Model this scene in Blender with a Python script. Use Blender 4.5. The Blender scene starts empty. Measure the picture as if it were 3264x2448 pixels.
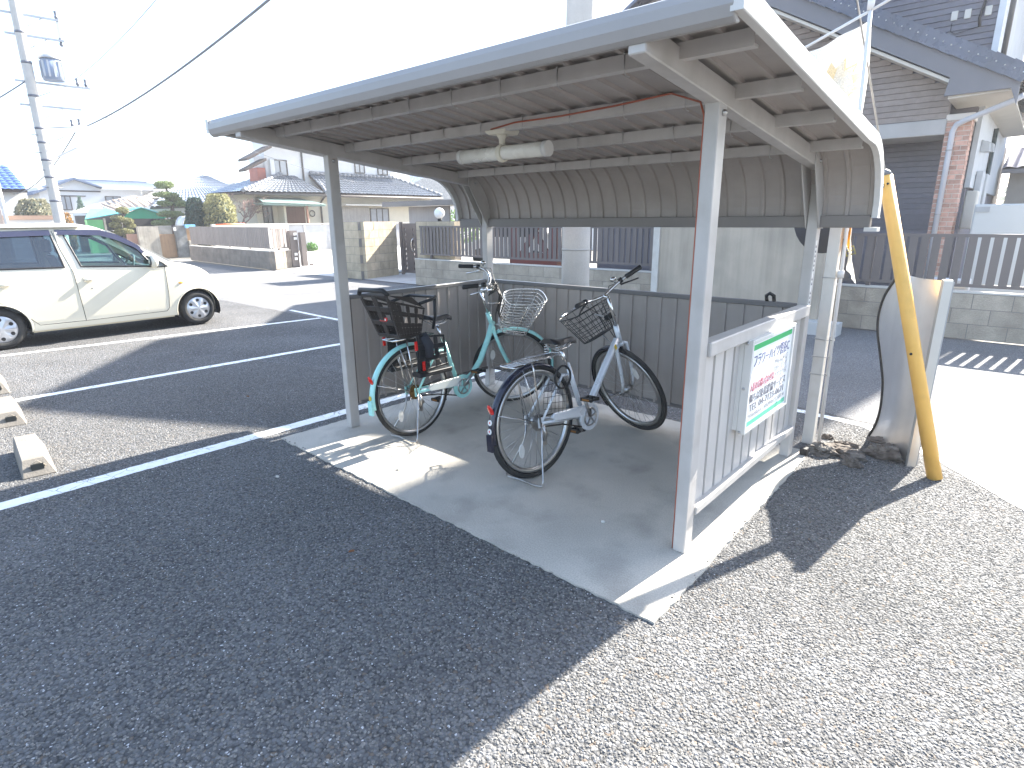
import bpy, math, random
from math import sin, cos, pi, radians, sqrt, atan2
from mathutils import Vector, Matrix
random.seed(7)
SC = bpy.context.scene
COL = SC.collection
V = Vector

# ------------------------------------------------------------------ camera
cam_d = bpy.data.cameras.new("camera")
cam = bpy.data.objects.new("camera", cam_d); COL.objects.link(cam)
yaw, pitch, roll = -0.721, 0.274, -0.009
fw = V((sin(yaw)*cos(pitch), cos(yaw)*cos(pitch), -sin(pitch)))
rt = V((cos(yaw), -sin(yaw), 0)); up = rt.cross(fw)
rt2 = rt*cos(roll)+up*sin(roll); up2 = -rt*sin(roll)+up*cos(roll)
mw = Matrix((rt2, up2, -fw)).transposed().to_4x4()
mw.translation = V((3.780, -2.431, 1.543)); cam.matrix_world = mw
cam_d.sensor_width = 36; cam_d.lens = 36*1874.7/3264
cam_d.clip_start = .05; cam_d.clip_end = 3000
SC.camera = cam
# ------------------------------------------------------------------ light
SUNDIR = V((0.117, 1.0, 0.694)).normalized()
world = bpy.data.worlds.new("World"); SC.world = world; world.use_nodes = True
wn = world.node_tree.nodes; wl = world.node_tree.links
bg = wn["Background"]; sky = wn.new("ShaderNodeTexSky"); sky.sky_type = 'NISHITA'
sky.sun_disc = False; sky.sun_elevation = math.asin(SUNDIR.z)
sky.sun_rotation = atan2(SUNDIR.x, SUNDIR.y)
sky.air_density = 1.0; sky.dust_density = 1.5; sky.ozone_density = 1.0; sky.altitude = 20
wl.new(sky.outputs[0], bg.inputs[0]); bg.inputs[1].default_value = 0.075
veil = wn.new("ShaderNodeBackground"); veil.inputs[0].default_value = (.68, .88, 1.2, 1); veil.inputs[1].default_value = 0.10   # even blue-white light added to whiten the sky and tint the shade
addw = wn.new("ShaderNodeAddShader"); wl.new(bg.outputs[0], addw.inputs[0]); wl.new(veil.outputs[0], addw.inputs[1])
wl.new(addw.outputs[0], wn["World Output"].inputs[0])
sd = bpy.data.lights.new("sun", 'SUN'); sd.energy = 5.0; sd.angle = radians(.53); sd.color = (1, .945, .85)
so = bpy.data.objects.new("sun", sd); COL.objects.link(so)
so.rotation_euler = SUNDIR.to_track_quat('Z', 'Y').to_euler(); so.location = SUNDIR*60
vs = SC.view_settings; vs.view_transform = 'Standard'; vs.look = 'None'; vs.gamma = 1
vs.use_curve_mapping = False; vs.exposure = 2.45
SC.cycles.max_bounces = 8; SC.cycles.diffuse_bounces = 4; SC.cycles.transparent_max_bounces = 12
SC.cycles.sample_clamp_indirect = 6

# ------------------------------------------------------------------ mesh builder
class MB:
    def __init__(s): s.v=[]; s.f=[]; s.sm=[]
    def add(s, vs, fs, smooth=False, T=None):
        n=len(s.v)
        s.v += [tuple(T @ V(p)) for p in vs] if T is not None else [tuple(p) for p in vs]
        s.f += [tuple(i+n for i in f) for f in fs]; s.sm += [smooth]*len(fs); return s
    def box(s, lo, hi, T=None):
        (a,b,c),(d,e,f)=lo,hi
        return s.add([(a,b,c),(d,b,c),(d,e,c),(a,e,c),(a,b,f),(d,b,f),(d,e,f),(a,e,f)],
          [(3,2,1,0),(4,5,6,7),(0,1,5,4),(1,2,6,5),(2,3,7,6),(3,0,4,7)],T=T)
    def bar(s, p, q, w, h, up=(0,0,1)):
        p=V(p);q=V(q);d=(q-p).normalized();u=V(up)
        r=d.cross(u)
        if r.length<1e-4: r=d.cross(V((0,1,0)))
        r.normalize();u=r.cross(d)
        vs=[]
        for c in (p,q):
            for a,b in((-1,-1),(1,-1),(1,1),(-1,1)): vs.append(c+r*a*w/2+u*b*h/2)
        return s.add(vs,[(0,1,2,3),(7,6,5,4),(4,5,1,0),(5,6,2,1),(6,7,3,2),(7,4,0,3)])
    def tube(s, pts, r, n=8, closed=False, caps=True):
        P=[V(p) for p in pts]; m=len(P)
        R=r if isinstance(r,(list,tuple)) else [r]*m
        vs=[];fs=[];prev=None
        for i in range(m):
            if closed: d=P[(i+1)%m]-P[i-1]
            else: d=P[min(i+1,m-1)]-P[max(i-1,0)]
            if d.length<1e-9: d=V((0,0,1))
            d.normalize()
            if prev is None:
                a=d.cross(V((0,0,1)))
                if a.length<1e-3: a=d.cross(V((0,1,0)))
            else:
                a=prev-d*prev.dot(d)
                if a.length<1e-6: a=d.cross(V((.3,.5,.8)))
            a.normalize();prev=a;b=d.cross(a)
            for k in range(n):
                t=2*pi*k/n; vs.append(P[i]+(a*cos(t)+b*sin(t))*R[i])
        L=m if closed else m-1
        for i in range(L):
            j=(i+1)%m
            for k in range(n):
                l=(k+1)%n; fs.append((i*n+k,i*n+l,j*n+l,j*n+k))
        s.add(vs,fs,True)
        if caps and not closed:
            b0=len(s.v)-m*n
            s.f.append(tuple(b0+k for k in range(n))[::-1]); s.f.append(tuple(b0+(m-1)*n+k for k in range(n))); s.sm+=[False,False]
        return s
    def cyl(s,p,q,r,r2=None,n=16): return s.tube([p,q],[r,r if r2 is None else r2],n)
    def prism(s, poly, vec, T=None):
        n=len(poly);v=V(vec);A=[V(p) for p in poly];vs=A+[p+v for p in A]
        return s.add(vs,[tuple(range(n))[::-1],tuple(range(n,2*n))]+[(i,(i+1)%n,(i+1)%n+n,i+n) for i in range(n)],T=T)
    def torus(s,c,R,r,axis='y',n=40,m=10,T=None,sq=1.0):
        vs=[];fs=[]
        for i in range(n):
            a=2*pi*i/n
            for k in range(m):
                b=2*pi*k/m; q=R+r*cos(b); h=r*sin(b)*sq
                p={'y':(q*cos(a),h,q*sin(a)),'x':(h,q*cos(a),q*sin(a)),'z':(q*cos(a),q*sin(a),h)}[axis]
                vs.append((c[0]+p[0],c[1]+p[1],c[2]+p[2]))
        for i in range(n):
            for k in range(m):
                fs.append((i*m+k,((i+1)%n)*m+k,((i+1)%n)*m+(k+1)%m,i*m+(k+1)%m))
        return s.add(vs,fs,True,T)
    def sphere(s,c,r,n=12,m=8,T=None,jit=0):
        rx,ry,rz=r if isinstance(r,(tuple,list)) else (r,r,r)
        vs=[(c[0],c[1],c[2]-rz)];fs=[]
        for i in range(1,m):
            t=pi*i/m
            for k in range(n):
                a=2*pi*k/n;j=1+random.uniform(-jit,jit)
                vs.append((c[0]+rx*sin(t)*cos(a)*j,c[1]+ry*sin(t)*sin(a)*j,c[2]-rz*cos(t)*j))
        vs.append((c[0],c[1],c[2]+rz));e=len(vs)-1
        for k in range(n): fs.append((0,1+(k+1)%n,1+k))
        for i in range(m-2):
            for k in range(n):
                a=1+i*n;b=1+(i+1)*n; fs.append((a+k,a+(k+1)%n,b+(k+1)%n,b+k))
        b=1+(m-2)*n
        for k in range(n): fs.append((b+k,b+(k+1)%n,e))
        return s.add(vs,fs,jit==0,T)
    def grid(s, fn, nu, nv, smooth=True):
        vs=[fn(i/nu,j/nv) for i in range(nu+1) for j in range(nv+1)];w=nv+1
        return s.add(vs,[(i*w+j,(i+1)*w+j,(i+1)*w+j+1,i*w+j+1) for i in range(nu) for j in range(nv)],smooth)
    def xf(s,T): s.v=[tuple(T@V(p)) for p in s.v]; return s
    def mesh(s,name,off=None):
        m=bpy.data.meshes.new(name)
        vs=s.v if off is None else [(p[0]-off[0],p[1]-off[1],p[2]-off[2]) for p in s.v]
        m.from_pydata(vs,[],s.f)
        m.polygons.foreach_set('use_smooth',s.sm); m.update(); return m

def wloc(o):
    l=V((0,0,0))
    while o is not None: l+=o.location; o=o.parent
    return l
def props(o,label=None,cat=None,group=None,kind=None):
    for k,v in (('label',label),('category',cat),('group',group),('kind',kind)):
        if v: o[k]=v
    return o
def thing(name,label,cat,loc=(0,0,0),rz=0,group=None):
    o=bpy.data.objects.new(name,None);COL.objects.link(o);o.location=loc;o.rotation_euler=(0,0,rz);o.empty_display_size=.2
    return props(o,label,cat,group)
def mk(name,mb,mat,parent=None,bevel=0,solid=0,local=False,label=None,cat=None,group=None,kind=None,seg=1):
    """one mesh object from world-space geometry (local=True: geometry already in the parent's frame)"""
    if not mb.v: return None
    off=None if (local or parent is None) else wloc(parent)
    org=None
    if parent is None and not local and kind is None and cat:
        xs=[p[0] for p in mb.v];ys=[p[1] for p in mb.v];org=V(((min(xs)+max(xs))/2,(min(ys)+max(ys))/2,min(p[2] for p in mb.v)));off=org
    me=mb.mesh(name,off)
    if mat is not None: me.materials.append(mat)
    o=bpy.data.objects.new(name,me);COL.objects.link(o)
    if parent is not None: o.parent=parent
    elif org is not None: o.location=org
    if solid:
        md=o.modifiers.new('solid','SOLIDIFY');md.thickness=solid;md.offset=0
    if bevel:
        md=o.modifiers.new('bevel','BEVEL');md.width=bevel;md.segments=seg;md.limit_method='ANGLE';md.angle_limit=radians(40)
    return props(o,label,cat,group,kind)
def inst(name,me,mat,parent,loc,rot=(0,0,0),sc=None):
    if mat is not None and not me.materials: me.materials.append(mat)
    o=bpy.data.objects.new(name,me);COL.objects.link(o);o.parent=parent
    o.location=V(loc)-(wloc(parent) if parent else V((0,0,0)));o.rotation_euler=rot
    if sc: o.scale=sc
    return o

# ------------------------------------------------------------------ materials
def srgb(r,g,b):
    f=lambda c:(c/12.92 if c<=.04045 else ((c+.055)/1.055)**2.4)
    return (f(r/255),f(g/255),f(b/255))
def mat(name,col,rough=.6,metal=0,var=.1,vscale=3,bump=0,bscale=80,streak=0,rand=0,spec=.4,dirt=None,dscale=1.5,damt=.5,coat=0,fine=0):
    m=bpy.data.materials.new(name);m.use_nodes=True;nt=m.node_tree;N=nt.nodes;L=nt.links
    b=N['Principled BSDF'];b.inputs['Roughness'].default_value=rough;b.inputs['Metallic'].default_value=metal
    b.inputs['Specular IOR Level'].default_value=spec
    if coat: b.inputs['Coat Weight'].default_value=coat;b.inputs['Coat Roughness'].default_value=.06
    geo=N.new('ShaderNodeNewGeometry')
    out=None
    def noise(scale,detail=4,mp=None):
        t=N.new('ShaderNodeTexNoise');t.inputs['Scale'].default_value=scale;t.inputs['Detail'].default_value=detail
        if mp:
            q=N.new('ShaderNodeMapping');q.inputs['Scale'].default_value=mp;L.new(geo.outputs['Position'],q.inputs[0]);L.new(q.outputs[0],t.inputs[0])
        else: L.new(geo.outputs['Position'],t.inputs[0])
        return t.outputs[0]
    def scale_by(colsock,fac,lo,hi):
        r=N.new('ShaderNodeMapRange');L.new(fac,r.inputs[0]);r.inputs[1].default_value=.25;r.inputs[2].default_value=.75
        r.inputs[3].default_value=lo;r.inputs[4].default_value=hi
        x=N.new('ShaderNodeVectorMath');x.operation='SCALE';L.new(colsock,x.inputs[0]);L.new(r.outputs[0],x.inputs['Scale']);return x.outputs[0]
    c=N.new('ShaderNodeRGB');c.outputs[0].default_value=(*col,1);out=c.outputs[0]
    if var: out=scale_by(out,noise(vscale,5),1-var,1+var)
    if fine: out=scale_by(out,noise(140,2),1-fine,1+fine)
    if streak: out=scale_by(out,noise(1,4,(14,14,.9)),1-streak,1+streak*.5)
    if rand:
        oi=N.new('ShaderNodeObjectInfo');r=N.new('ShaderNodeMapRange');L.new(oi.outputs['Random'],r.inputs[0]);r.inputs[3].default_value=1-rand;r.inputs[4].default_value=1+rand
        x=N.new('ShaderNodeVectorMath');x.operation='SCALE';L.new(out,x.inputs[0]);L.new(r.outputs[0],x.inputs['Scale']);out=x.outputs[0]
    if dirt:
        nz=noise(dscale,6);r=N.new('ShaderNodeMapRange');L.new(nz,r.inputs[0]);r.inputs[1].default_value=.5;r.inputs[2].default_value=.72;r.inputs[4].default_value=damt
        mx=N.new('ShaderNodeMix');mx.data_type='RGBA';L.new(r.outputs[0],mx.inputs[0]);L.new(out,mx.inputs[6]);mx.inputs[7].default_value=(*dirt,1);out=mx.outputs[2]
    L.new(out,b.inputs['Base Color'])
    if bump:
        bp=N.new('ShaderNodeBump');bp.inputs['Strength'].default_value=bump;bp.inputs['Distance'].default_value=.004
        L.new(noise(bscale,3),bp.inputs['Height']);L.new(bp.outputs[0],b.inputs['Normal'])
    if rough<.7 and metal<.5:
        rr=N.new('ShaderNodeMapRange');L.new(noise(9,4),rr.inputs[0]);rr.inputs[3].default_value=max(.03,rough-.1);rr.inputs[4].default_value=min(1,rough+.12);L.new(rr.outputs[0],b.inputs['Roughness'])
    return m
def asphalt(name,dark,light,scale,bump,patch=.25,speck=.985,warm=(1,.97,.93)):
    m=bpy.data.materials.new(name);m.use_nodes=True;nt=m.node_tree;N=nt.nodes;L=nt.links;b=N['Principled BSDF']
    geo=N.new('ShaderNodeNewGeometry')
    # irregular stones: jitter the lookup with noise so cells are angular and uneven
    nz=N.new('ShaderNodeTexNoise');nz.inputs['Scale'].default_value=scale*.6;nz.inputs['Detail'].default_value=3;L.new(geo.outputs['Position'],nz.inputs[0])
    sc=N.new('ShaderNodeVectorMath');sc.operation='SCALE';sc.inputs['Scale'].default_value=.55/scale;L.new(nz.outputs['Color'],sc.inputs[0])
    ad=N.new('ShaderNodeVectorMath');L.new(geo.outputs['Position'],ad.inputs[0]);L.new(sc.outputs[0],ad.inputs[1])
    def vor(s,feat='F1'):
        v=N.new('ShaderNodeTexVoronoi');v.feature=feat;v.inputs['Scale'].default_value=s;L.new(ad.outputs[0],v.inputs['Vector']);return v
    v1=vor(scale);v2=vor(scale*2.3)
    bw=N.new('ShaderNodeSeparateColor');L.new(v1.outputs['Color'],bw.inputs[0])
    mr=N.new('ShaderNodeMapRange');L.new(bw.outputs[0],mr.inputs[0]);mr.inputs[3].default_value=dark;mr.inputs[4].default_value=light
    # shadow between the stones painted in: gaps darken away from each stone
    rec=N.new('ShaderNodeMapRange');L.new(v1.outputs['Distance'],rec.inputs[0]);rec.inputs[1].default_value=.45;rec.inputs[2].default_value=.8;rec.inputs[3].default_value=1;rec.inputs[4].default_value=.45
    a=N.new('ShaderNodeMath');a.operation='MULTIPLY';L.new(mr.outputs[0],a.inputs[0]);L.new(rec.outputs[0],a.inputs[1])
    pn=N.new('ShaderNodeTexNoise');pn.inputs['Scale'].default_value=.9;pn.inputs['Detail'].default_value=7;L.new(geo.outputs['Position'],pn.inputs[0])
    pr=N.new('ShaderNodeMapRange');L.new(pn.outputs[0],pr.inputs[0]);pr.inputs[1].default_value=.3;pr.inputs[2].default_value=.7;pr.inputs[3].default_value=1-patch;pr.inputs[4].default_value=1+patch
    a2=N.new('ShaderNodeMath');a2.operation='MULTIPLY';L.new(a.outputs[0],a2.inputs[0]);L.new(pr.outputs[0],a2.inputs[1])
    gt=N.new('ShaderNodeMath');gt.operation='GREATER_THAN';gt.inputs[1].default_value=speck;s2=N.new('ShaderNodeSeparateColor');L.new(v2.outputs['Color'],s2.inputs[0]);L.new(s2.outputs[1],gt.inputs[0])
    mx=N.new('ShaderNodeMix');L.new(gt.outputs[0],mx.inputs[0]);L.new(a2.outputs[0],mx.inputs[2]);mx.inputs[3].default_value=min(.6,light*3.2)
    cb=N.new('ShaderNodeVectorMath');cb.operation='SCALE';cb.inputs[0].default_value=warm;L.new(mx.outputs[0],cb.inputs['Scale'])
    # brownish stones here and there
    br=N.new('ShaderNodeMath');br.operation='GREATER_THAN';br.inputs[1].default_value=.955;L.new(bw.outputs[2],br.inputs[0])
    bm=N.new('ShaderNodeMix');bm.data_type='RGBA';bf=N.new('ShaderNodeMath');bf.operation='MULTIPLY';bf.inputs[1].default_value=.4;L.new(br.outputs[0],bf.inputs[0]);L.new(bf.outputs[0],bm.inputs[0]);L.new(cb.outputs[0],bm.inputs[6]);bm.inputs[7].default_value=(light*1.3,light*.9,light*.55,1)
    L.new(bm.outputs[2],b.inputs['Base Color']);b.inputs['Roughness'].default_value=.85;b.inputs['Specular IOR Level'].default_value=.35
    h1=N.new('ShaderNodeMath');h1.operation='MULTIPLY_ADD';h1.inputs[1].default_value=-1;h1.inputs[2].default_value=1;L.new(v1.outputs['Distance'],h1.inputs[0])
    h1b=N.new('ShaderNodeMath');h1b.operation='MULTIPLY_ADD';L.new(bw.outputs[1],h1b.inputs[0]);h1b.inputs[1].default_value=.5;L.new(h1.outputs[0],h1b.inputs[2])
    h2=N.new('ShaderNodeMath');h2.operation='MULTIPLY_ADD';h2.inputs[1].default_value=-.3;L.new(v2.outputs['Distance'],h2.inputs[0]);L.new(h1b.outputs[0],h2.inputs[2])
    bp=N.new('ShaderNodeBump');bp.inputs['Strength'].default_value=bump;bp.inputs['Distance'].default_value=.55/scale;L.new(h2.outputs[0],bp.inputs['Height']);L.new(bp.outputs[0],b.inputs['Normal'])
    return m
def paint_line(name,col):
    m=mat(name,col,.6,var=.1,vscale=20,fine=.06,bump=.4,bscale=120);nt=m.node_tree;N=nt.nodes;L=nt.links;b=N['Principled BSDF']
    geo=N.new('ShaderNodeNewGeometry');v=N.new('ShaderNodeTexVoronoi');v.feature='DISTANCE_TO_EDGE';v.inputs['Scale'].default_value=11;
    nz=N.new('ShaderNodeTexNoise');nz.inputs['Scale'].default_value=14;L.new(geo.outputs['Position'],nz.inputs[0])
    ad=N.new('ShaderNodeMix');ad.data_type='VECTOR';ad.inputs[0].default_value=.08;L.new(geo.outputs['Position'],ad.inputs[4]);L.new(nz.outputs['Color'],ad.inputs[5]);L.new(ad.outputs[1],v.inputs['Vector'])
    lt=N.new('ShaderNodeMapRange');L.new(v.outputs['Distance'],lt.inputs[0]);lt.inputs[1].default_value=.012;lt.inputs[2].default_value=.03
    n2=N.new('ShaderNodeTexNoise');n2.inputs['Scale'].default_value=2.2;L.new(geo.outputs['Position'],n2.inputs[0]);r2=N.new('ShaderNodeMapRange');L.new(n2.outputs[0],r2.inputs[0]);r2.inputs[1].default_value=.42;r2.inputs[2].default_value=.56;r2.inputs[3].default_value=1;r2.inputs[4].default_value=0
    mxx=N.new('ShaderNodeMath');mxx.operation='MAXIMUM';L.new(lt.outputs[0],mxx.inputs[0]);L.new(r2.outputs[0],mxx.inputs[1])
    old=b.inputs['Base Color'].links[0].from_socket;mm=N.new('ShaderNodeMix');mm.data_type='RGBA';L.new(mxx.outputs[0],mm.inputs[0]);mm.inputs[6].default_value=(.26,.26,.26,1);L.new(old,mm.inputs[7]);L.new(mm.outputs[2],b.inputs['Base Color'])
    return m
def glass(name,col=(.6,.75,.75),alpha_mix=.5,rough=.02):
    m=bpy.data.materials.new(name);m.use_nodes=True;N=m.node_tree.nodes;L=m.node_tree.links
    for n in list(N):
        if n.type!='OUTPUT_MATERIAL': N.remove(n)
    o=N['Material Output'];t=N.new('ShaderNodeBsdfTransparent');t.inputs[0].default_value=(*col,1);g=N.new('ShaderNodeBsdfGlossy');g.inputs['Roughness'].default_value=rough
    f=N.new('ShaderNodeFresnel');f.inputs[0].default_value=1.5;mp=N.new('ShaderNodeMath');mp.operation='ADD';mp.inputs[1].default_value=alpha_mix;L.new(f.outputs[0],mp.inputs[0])
    x=N.new('ShaderNodeMixShader');L.new(mp.outputs[0],x.inputs[0]);L.new(t.outputs[0],x.inputs[1]);L.new(g.outputs[0],x.inputs[2]);L.new(x.outputs[0],o.inputs[0]);return m
def leafmat(name,col,var=.35,trans=.25):
    m=mat(name,col,.55,var=var,vscale=9,fine=.2,spec=.3);b=m.node_tree.nodes['Principled BSDF']
    b.inputs['Transmission Weight'].default_value=0
    N=m.node_tree.nodes;L=m.node_tree.links;t=N.new('ShaderNodeBsdfTranslucent');src=b.inputs['Base Color'].links[0].from_socket;L.new(src,t.inputs[0]);x=N.new('ShaderNodeMixShader');x.inputs[0].default_value=trans
    L.new(b.outputs[0],x.inputs[1]);L.new(t.outputs[0],x.inputs[2]);L.new(x.outputs[0],N['Material Output'].inputs[0]);return m

M_asph=asphalt('parking_asphalt',.08,.165,74,1.0,.26,.988,(.985,.985,1.0))
M_road=asphalt('road_surface',.14,.235,120,.7,.16,.992,(.985,.985,1.0))
M_conc=mat('slab_concrete',(.43,.40,.35),.85,var=.14,vscale=2.2,bump=.5,bscale=160,fine=.2,dirt=(.17,.16,.145),dscale=3.4,damt=.45)
M_drive=mat('driveway_concrete',(.5,.49,.47),.85,var=.1,vscale=1.5,bump=.3)
M_line=paint_line('road_paint',(.80,.80,.78))
M_bronze=mat('bronze_painted_steel',(.325,.29,.265),.45,var=.07,vscale=4,dirt=(.22,.19,.165),dscale=3,damt=.35,streak=.06,rand=.035,spec=.4)
M_post=mat('post_painted_steel',(.46,.435,.41),.42,var=.06,vscale=5,streak=.07,dirt=(.25,.22,.19),dscale=6,damt=.3)
M_trim=mat('trim_painted_aluminium',(.56,.545,.52),.4,var=.05,spec=.5)
M_fascia=mat('fascia_painted_steel',(.29,.275,.265),.33,var=.06,spec=.5)
M_black=mat('black_plastic',(.018,.018,.019),.45,var=.15)
M_rubber=mat('tyre_rubber',(.022,.022,.022),.8,var=.25,vscale=20,dirt=(.10,.095,.085),dscale=6,damt=.5)
M_chrome=mat('chrome',(.62,.61,.6),.18,1,var=.1,vscale=20)
M_steel=mat('worn_steel',(.42,.41,.4),.32,1,var=.2,vscale=25)
M_white=mat('white_paint',(.74,.73,.7),.5,var=.05)
M_cream=mat('cream_plastic',(.62,.58,.48),.45,var=.06)
# ================================================================== SETTING
def sheet(name,poly,z,m,jit=0,th=0):
    b=MB();P=poly
    if jit:
        Q=[]
        for i in range(len(P)):
            a=V((*P[i],0));c=V((*P[(i+1)%len(P)],0));L=(c-a).length;n=max(1,int(L/.035)) if L<12 else max(1,int(L/.09))
            nn=V((-(c-a).y,(c-a).x,0)).normalized() if L>0 else V((0,0,0))
            for k in range(n):
                q=a.lerp(c,k/n)+nn*random.uniform(-jit,jit);Q.append((q.x,q.y))
        P=Q
    if th: b.prism([(x,y,z-th) for x,y in P],(0,0,th))
    else: b.add([(x,y,z) for x,y in P],[tuple(range(len(P)))])
    return mk(name,b,m,kind='structure')
GZ=-.010
sheet('ground',[(-240,-240),(240,-240),(240,240),(-240,240)],-.030,mat('far_ground',(.2,.19,.17),.9))
sheet('parking_lot',[(-40,-40),(40,-40),(40,2.72),(-40,2.72)],GZ,M_asph)
sheet('road',[(-80,2.72),(2.6,2.72),(3.05,2.62),(4.3,1.32),(40,1.30),(40,6.98),(-80,6.98)],GZ+.0015,M_road,.01)
sheet('driveway',[(-14.6,6.99),(-11.0,6.99),(-11.0,14),(-24.5,20),(-24.9,9),(-15.3,8.2)],GZ+.008,M_drive)
sheet('gate_path',[(-10.4,7.0),(-7.6,7.0),(-8.2,10),(-10.4,10)],GZ+.015,mat('paved_path',(.42,.41,.4),.8,var=.15))
def line(name,pts,w,z=GZ+.002,jit=.004):
    L=[];R=[]
    for i,p in enumerate(pts):
        d=V(pts[min(i+1,len(pts)-1)])-V(pts[max(i-1,0)]);n=V((-d.y,d.x)).normalized()*w/2
        L.append((p[0]+n.x,p[1]+n.y));R.append((p[0]-n.x,p[1]-n.y))
    return sheet(name,L+R[::-1],z,M_line,jit)
# paint
line('parking_line',[(-.42,-7),(-.42,-2.08),(-.385,.2),(-.35,2.3)],.122)
line('parking_line',[(-3.1,-7),(-2.99,-1.56),(-2.86,1.75),(-2.83,2.4)],.105)
line('parking_line',[(-5.8,-7),(-5.5,-1.3),(-4.97,2.74)],.105)
line('road_edge_line',[(-6.2,2.88),(-4.64,2.82),(2.54,2.60),(3.0,2.55),(3.54,2.12),(3.96,1.63),(4.5,1.0)],.085,GZ+.0035,.006)
sheet('concrete_slab',[(-.19,-.50),(2.89,-.575),(2.845,1.70),(-.19,1.70)],0,M_conc,.006,.06)
sheet('wall_footing',[(1.3,6.15),(1.95,6.15),(1.95,6.42),(1.3,6.42)],.16,M_drive,0,.2)
# loose grit lying on the asphalt: nobody could count it
# coarse aggregate standing proud of the asphalt near the shelter
def aggregate():
    polys=[[(-.36,-2.6),(5.2,-2.6),(5.2,.9),(4.35,1.2),(3.0,2.5),(2.87,2.5),(2.86,1.72),(2.90,-.58),(-.20,-.51),(-.20,1.5),(-.31,1.5)],[(-2.96,-2.6),(-.48,-2.6),(-.46,1.2),(-2.80,.6)]]
    bmh=MB()
    for pts in polys: bmh.add([(x,y,GZ+.0005) for x,y in pts],[tuple(range(len(pts)))])
    o=mk('asphalt_aggregate',bmh,None,kind='stuff',label='coarse stone chippings of the asphalt')
    m=mat('aggregate_stone',(.164,.157,.147),.8,var=.3,vscale=55,rand=.36,fine=.2,spec=.4)
    g=bpy.data.node_groups.new('aggregate','GeometryNodeTree')
    g.interface.new_socket('Geometry',in_out='INPUT',socket_type='NodeSocketGeometry');g.interface.new_socket('Geometry',in_out='OUTPUT',socket_type='NodeSocketGeometry')
    N=g.nodes;L=g.links;gi=N.new('NodeGroupInput');go=N.new('NodeGroupOutput')
    d=N.new('GeometryNodeDistributePointsOnFaces');d.inputs['Density'].default_value=6200
    ic=N.new('GeometryNodeMeshIcoSphere');ic.inputs['Radius'].default_value=.0046;ic.inputs['Subdivisions'].default_value=1
    sp=N.new('GeometryNodeSetPosition');nz=N.new('ShaderNodeTexNoise');nz.inputs['Scale'].default_value=170
    vm=N.new('ShaderNodeVectorMath');vm.operation='MULTIPLY_ADD';vm.inputs[1].default_value=(.009,.009,.009);vm.inputs[2].default_value=(-.0045,-.0045,-.0045)
    L.new(nz.outputs['Color'],vm.inputs[0]);L.new(vm.outputs[0],sp.inputs['Offset']);L.new(ic.outputs[0],sp.inputs[0])
    ss=N.new('GeometryNodeSetShadeSmooth');ss.inputs['Shade Smooth'].default_value=False;L.new(sp.outputs[0],ss.inputs[0])
    sm=N.new('GeometryNodeSetMaterial');sm.inputs['Material'].default_value=m;L.new(ss.outputs[0],sm.inputs[0])
    ip=N.new('GeometryNodeInstanceOnPoints');L.new(gi.outputs[0],d.inputs[0]);L.new(d.outputs['Points'],ip.inputs['Points']);L.new(sm.outputs[0],ip.inputs['Instance'])
    rs=N.new('FunctionNodeRandomValue');rs.data_type='FLOAT_VECTOR';rs.inputs[0].default_value=(.5,.5,.35);rs.inputs[1].default_value=(1.5,1.35,.85);L.new(rs.outputs[0],ip.inputs['Scale'])
    rr=N.new('FunctionNodeRandomValue');rr.data_type='FLOAT_VECTOR';rr.inputs[0].default_value=(-.3,-.3,0);rr.inputs[1].default_value=(.3,.3,6.28);rr.inputs['Seed'].default_value=3;L.new(rr.outputs[0],ip.inputs['Rotation'])
    L.new(ip.outputs[0],go.inputs[0]);md=o.modifiers.new('aggregate','NODES');md.node_group=g
aggregate()
gb=MB()
for i in range(700):
    x=random.uniform(-3.2,5);y=random.uniform(-2.3,2.4)
    if -.2<x<2.9 and -.6<y<1.7: continue
    r=random.choice((.0015,.002,.002,.003,.005));T=Matrix.Translation((x,y,GZ+r*.4))@Matrix.Rotation(random.random()*6,4,'Z')
    gb.sphere((0,0,0),(r*random.uniform(.8,1.6),r,r*.7),5,3,T,.15)
mk('loose_grit',gb,mat('grit_stone',(.34,.33,.31),.85,var=.5,vscale=40),kind='stuff',label='loose grit scattered over the asphalt')
gb=MB()
for i in range(520):   # crumbs of asphalt along the slab edge and debris under the back wall
    e=random.random()
    if e<.45: x=random.uniform(-.2,2.9);y=-.52-.025*x+abs(random.gauss(0,.018))*random.choice((-1,1,1))
    elif e<.7: x=2.88+random.gauss(0,.012);y=random.uniform(-.57,1.7)
    else: x=random.uniform(2.55,3.5);y=random.uniform(1.55,2.5)
    r=random.choice((.0015,.002,.003,.005))
    gb.sphere((0,0,0),(r*1.4,r,r*.7),5,3,Matrix.Translation((x,y,(0 if (-.19<x<2.88 and y>-.5) else GZ)+r*.4))@Matrix.Rotation(random.random()*6,4,'Z'),.2)
mk('edge_crumbs',gb,mat('dark_grit',(.16,.15,.14),.9,var=.5,vscale=30),kind='stuff',label='dark crumbs along the slab edge')

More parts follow.
